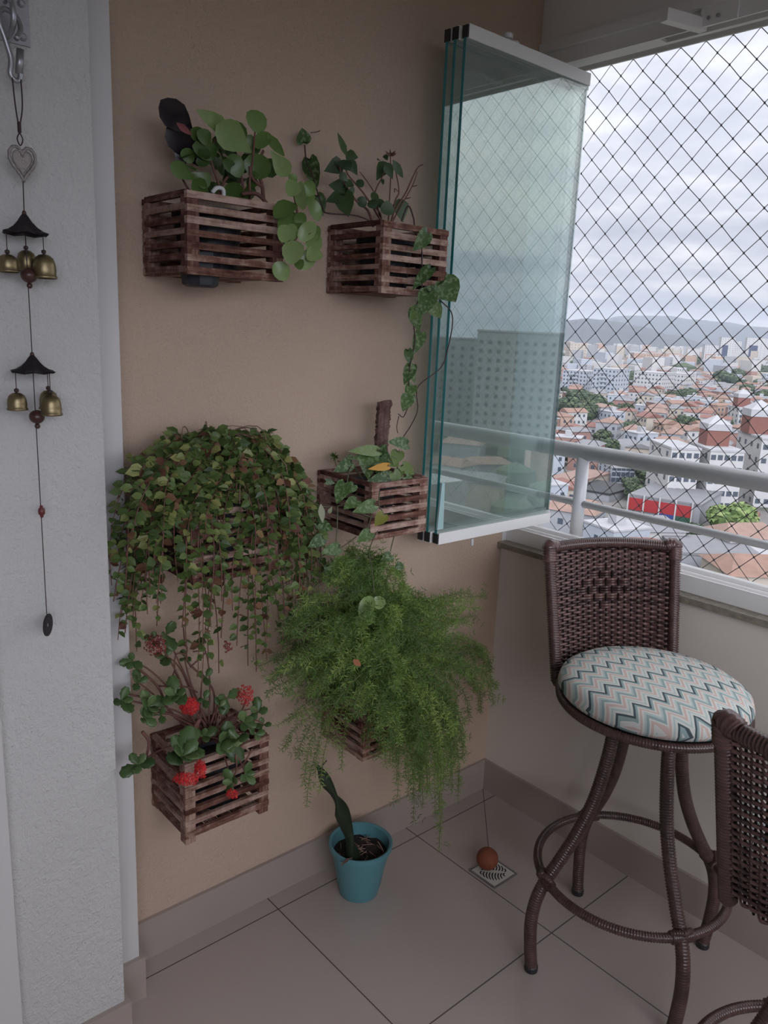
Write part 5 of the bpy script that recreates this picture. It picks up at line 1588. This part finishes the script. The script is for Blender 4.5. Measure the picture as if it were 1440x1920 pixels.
# what the folded glass mirrors: low houses to the other side of the building
d = 165.0
while d < 420:
    az = R_(-62)
    while az < R_(-22):
        x, y = CAM.x+d*math.cos(az), CAM.y+d*math.sin(az)
        if rndc.random() < .62: r = rndc.uniform(4, 8); far.lathe([(r*.5, 0), (r, r*.5), (r*.9, r), (0, r*1.35)], (x, y, GZ), 7, 12)
        else: far_box(x, y, rndc.uniform(8, 14), rndc.uniform(8, 12), rndc.choice([4, 6.5, 6.5, 9.5]), rndc.choice([0, 0, 1, 2, 3]), rndc.choice([0, 1, 2, 4]), R_(rndc.uniform(0, 90)))
        az += 17/d
    d += 17+d*.02
o = far.build('distant_buildings', FM); tag(o, 'countless far houses, blocks and tree clumps spreading to the hills', 'distant buildings', kind='stuff')
# tall blocks that only the folded glass reflects
ORD2 = ['fifth', 'fourth', 'third', 'second', 'first']
for az, dd, w_, h in ((-29, 300, 44, 36), (-37.5, 280, 42, 41), (-46, 310, 50, 38), (-54, 290, 40, 34), (-22, 340, 40, 33)):
    x, y = CAM.x+dd*math.cos(R_(az)), CAM.y+dd*math.sin(R_(az))
    k_ = (-22, -29, -37.5, -46, -54).index(az)
    t = empty('apartment_block', (x, y, GZ), f'tall grey-beige block mirrored in the folded glass, {ORD2[k_]} from the room side', 'building', 'tall blocks mirrored in the glass')
    MB().box((-w_/2, -8, 0), (w_/2, 8, h)).build('wall', WALLS[3]).parent = t
    MB().box((-w_/2-.3, -8.3, h), (w_/2+.3, 8.3, h+.6)).build('roof', ROOFS[3]).parent = t
    w0 = None
    for f_ in range(int(h//3)):
        for k in range(14):
            if w0 is None: ww = MB(); ww.box((-.6, -.08, 0), (.6, .08, 1.3)); o = w0 = ww.build('window', M_WIN)
            else: o = w0.copy(); COL.objects.link(o)
            o.parent = t; o.location = (-w_/2+w_*(k+.5)/14, -8, f_*3+.9)
    t.rotation_euler = (0, 0, R_(az-90))

# ------------------------------------------------------------------ hills
M_HILL = simple('forested_hillside', (.042, .048, .050), .95, var=.4, scale=.004)


def hill(prof, dist, depth, name):
    """prof: (picture x, ridge y) pairs; the ridge stands dist metres away"""
    rnd = random.Random(int(dist)); xs = [p[0] for p in prof]; pts = []
    n = 120; m = MB(); cols = []
    for i in range(n+1):
        px = xs[0]+(xs[-1]-xs[0])*i/n
        j = max(k for k in range(len(prof)) if prof[k][0] <= px+1e-6); j = min(j, len(prof)-2)
        t = (px-prof[j][0])/(prof[j+1][0]-prof[j][0]); t = t*t*(3-2*t); py = prof[j][1]*(1-t)+prof[j+1][1]*t
        r = ray(px, py); hd = math.hypot(r.x, r.y); k = dist/hd
        top = CAM+r*k; z = top.z+rnd.uniform(-.8, .8)*dist/3000
        e = Vector((r.x, r.y, 0))/hd; rows = []
        for f_, off in ((0, -depth), (.28, -depth*.72), (.62, -depth*.4), (.87, -depth*.16), (1, 0), (.6, depth*.5), (0, depth)):
            q = CAM+e*(dist+off); rows.append(Vector((q.x, q.y, GZ+(z-GZ)*f_*(1+(rnd.uniform(-.06, .06) if 0 < f_ < 1 else 0)))))
        cols.append(rows)
    R = len(cols[0]); vs = [p for c in cols for p in c]
    m.add(vs, [(i*R+k, (i+1)*R+k, (i+1)*R+k+1, i*R+k+1) for i in range(n) for k in range(R-1)])
    return structure(m.build(name, M_HILL, smooth=True))


hill([(820, 606), (960, 600), (1060, 601), (1100, 597), (1150, 602), (1200, 612), (1260, 628), (1330, 645), (1420, 656)], 3600, 900, 'hills_near')
hill([(820, 610), (1000, 612), (1120, 600), (1170, 592), (1250, 592), (1300, 599), (1360, 604), (1420, 613), (1520, 622)], 6200, 1200, 'hills_far')

# ------------------------------------------------------------------ humid haze over the city
hz_ = MB().box((60, -3000, GZ-.5), (8500, 6400, 260)).build('city_haze', None)
mh = bpy.data.materials.new('humid_haze'); mh.use_nodes = True; n_ = NT(mh.node_tree); n_.n.remove(n_.n['Principled BSDF'])
vs_ = n_.new('ShaderNodeVolumeScatter'); vs_.inputs['Color'].default_value = (.70, .80, 1, 1); vs_.inputs['Density'].default_value = .000085; vs_.inputs['Anisotropy'].default_value = .2
n_.set(n_.n['Material Output'], 'Volume', vs_.outputs[0])
hz_.data.materials.clear(); hz_.data.materials.append(mh)
tag(hz_, 'thin bluish haze hanging over the far city and hills', 'haze', kind='stuff')
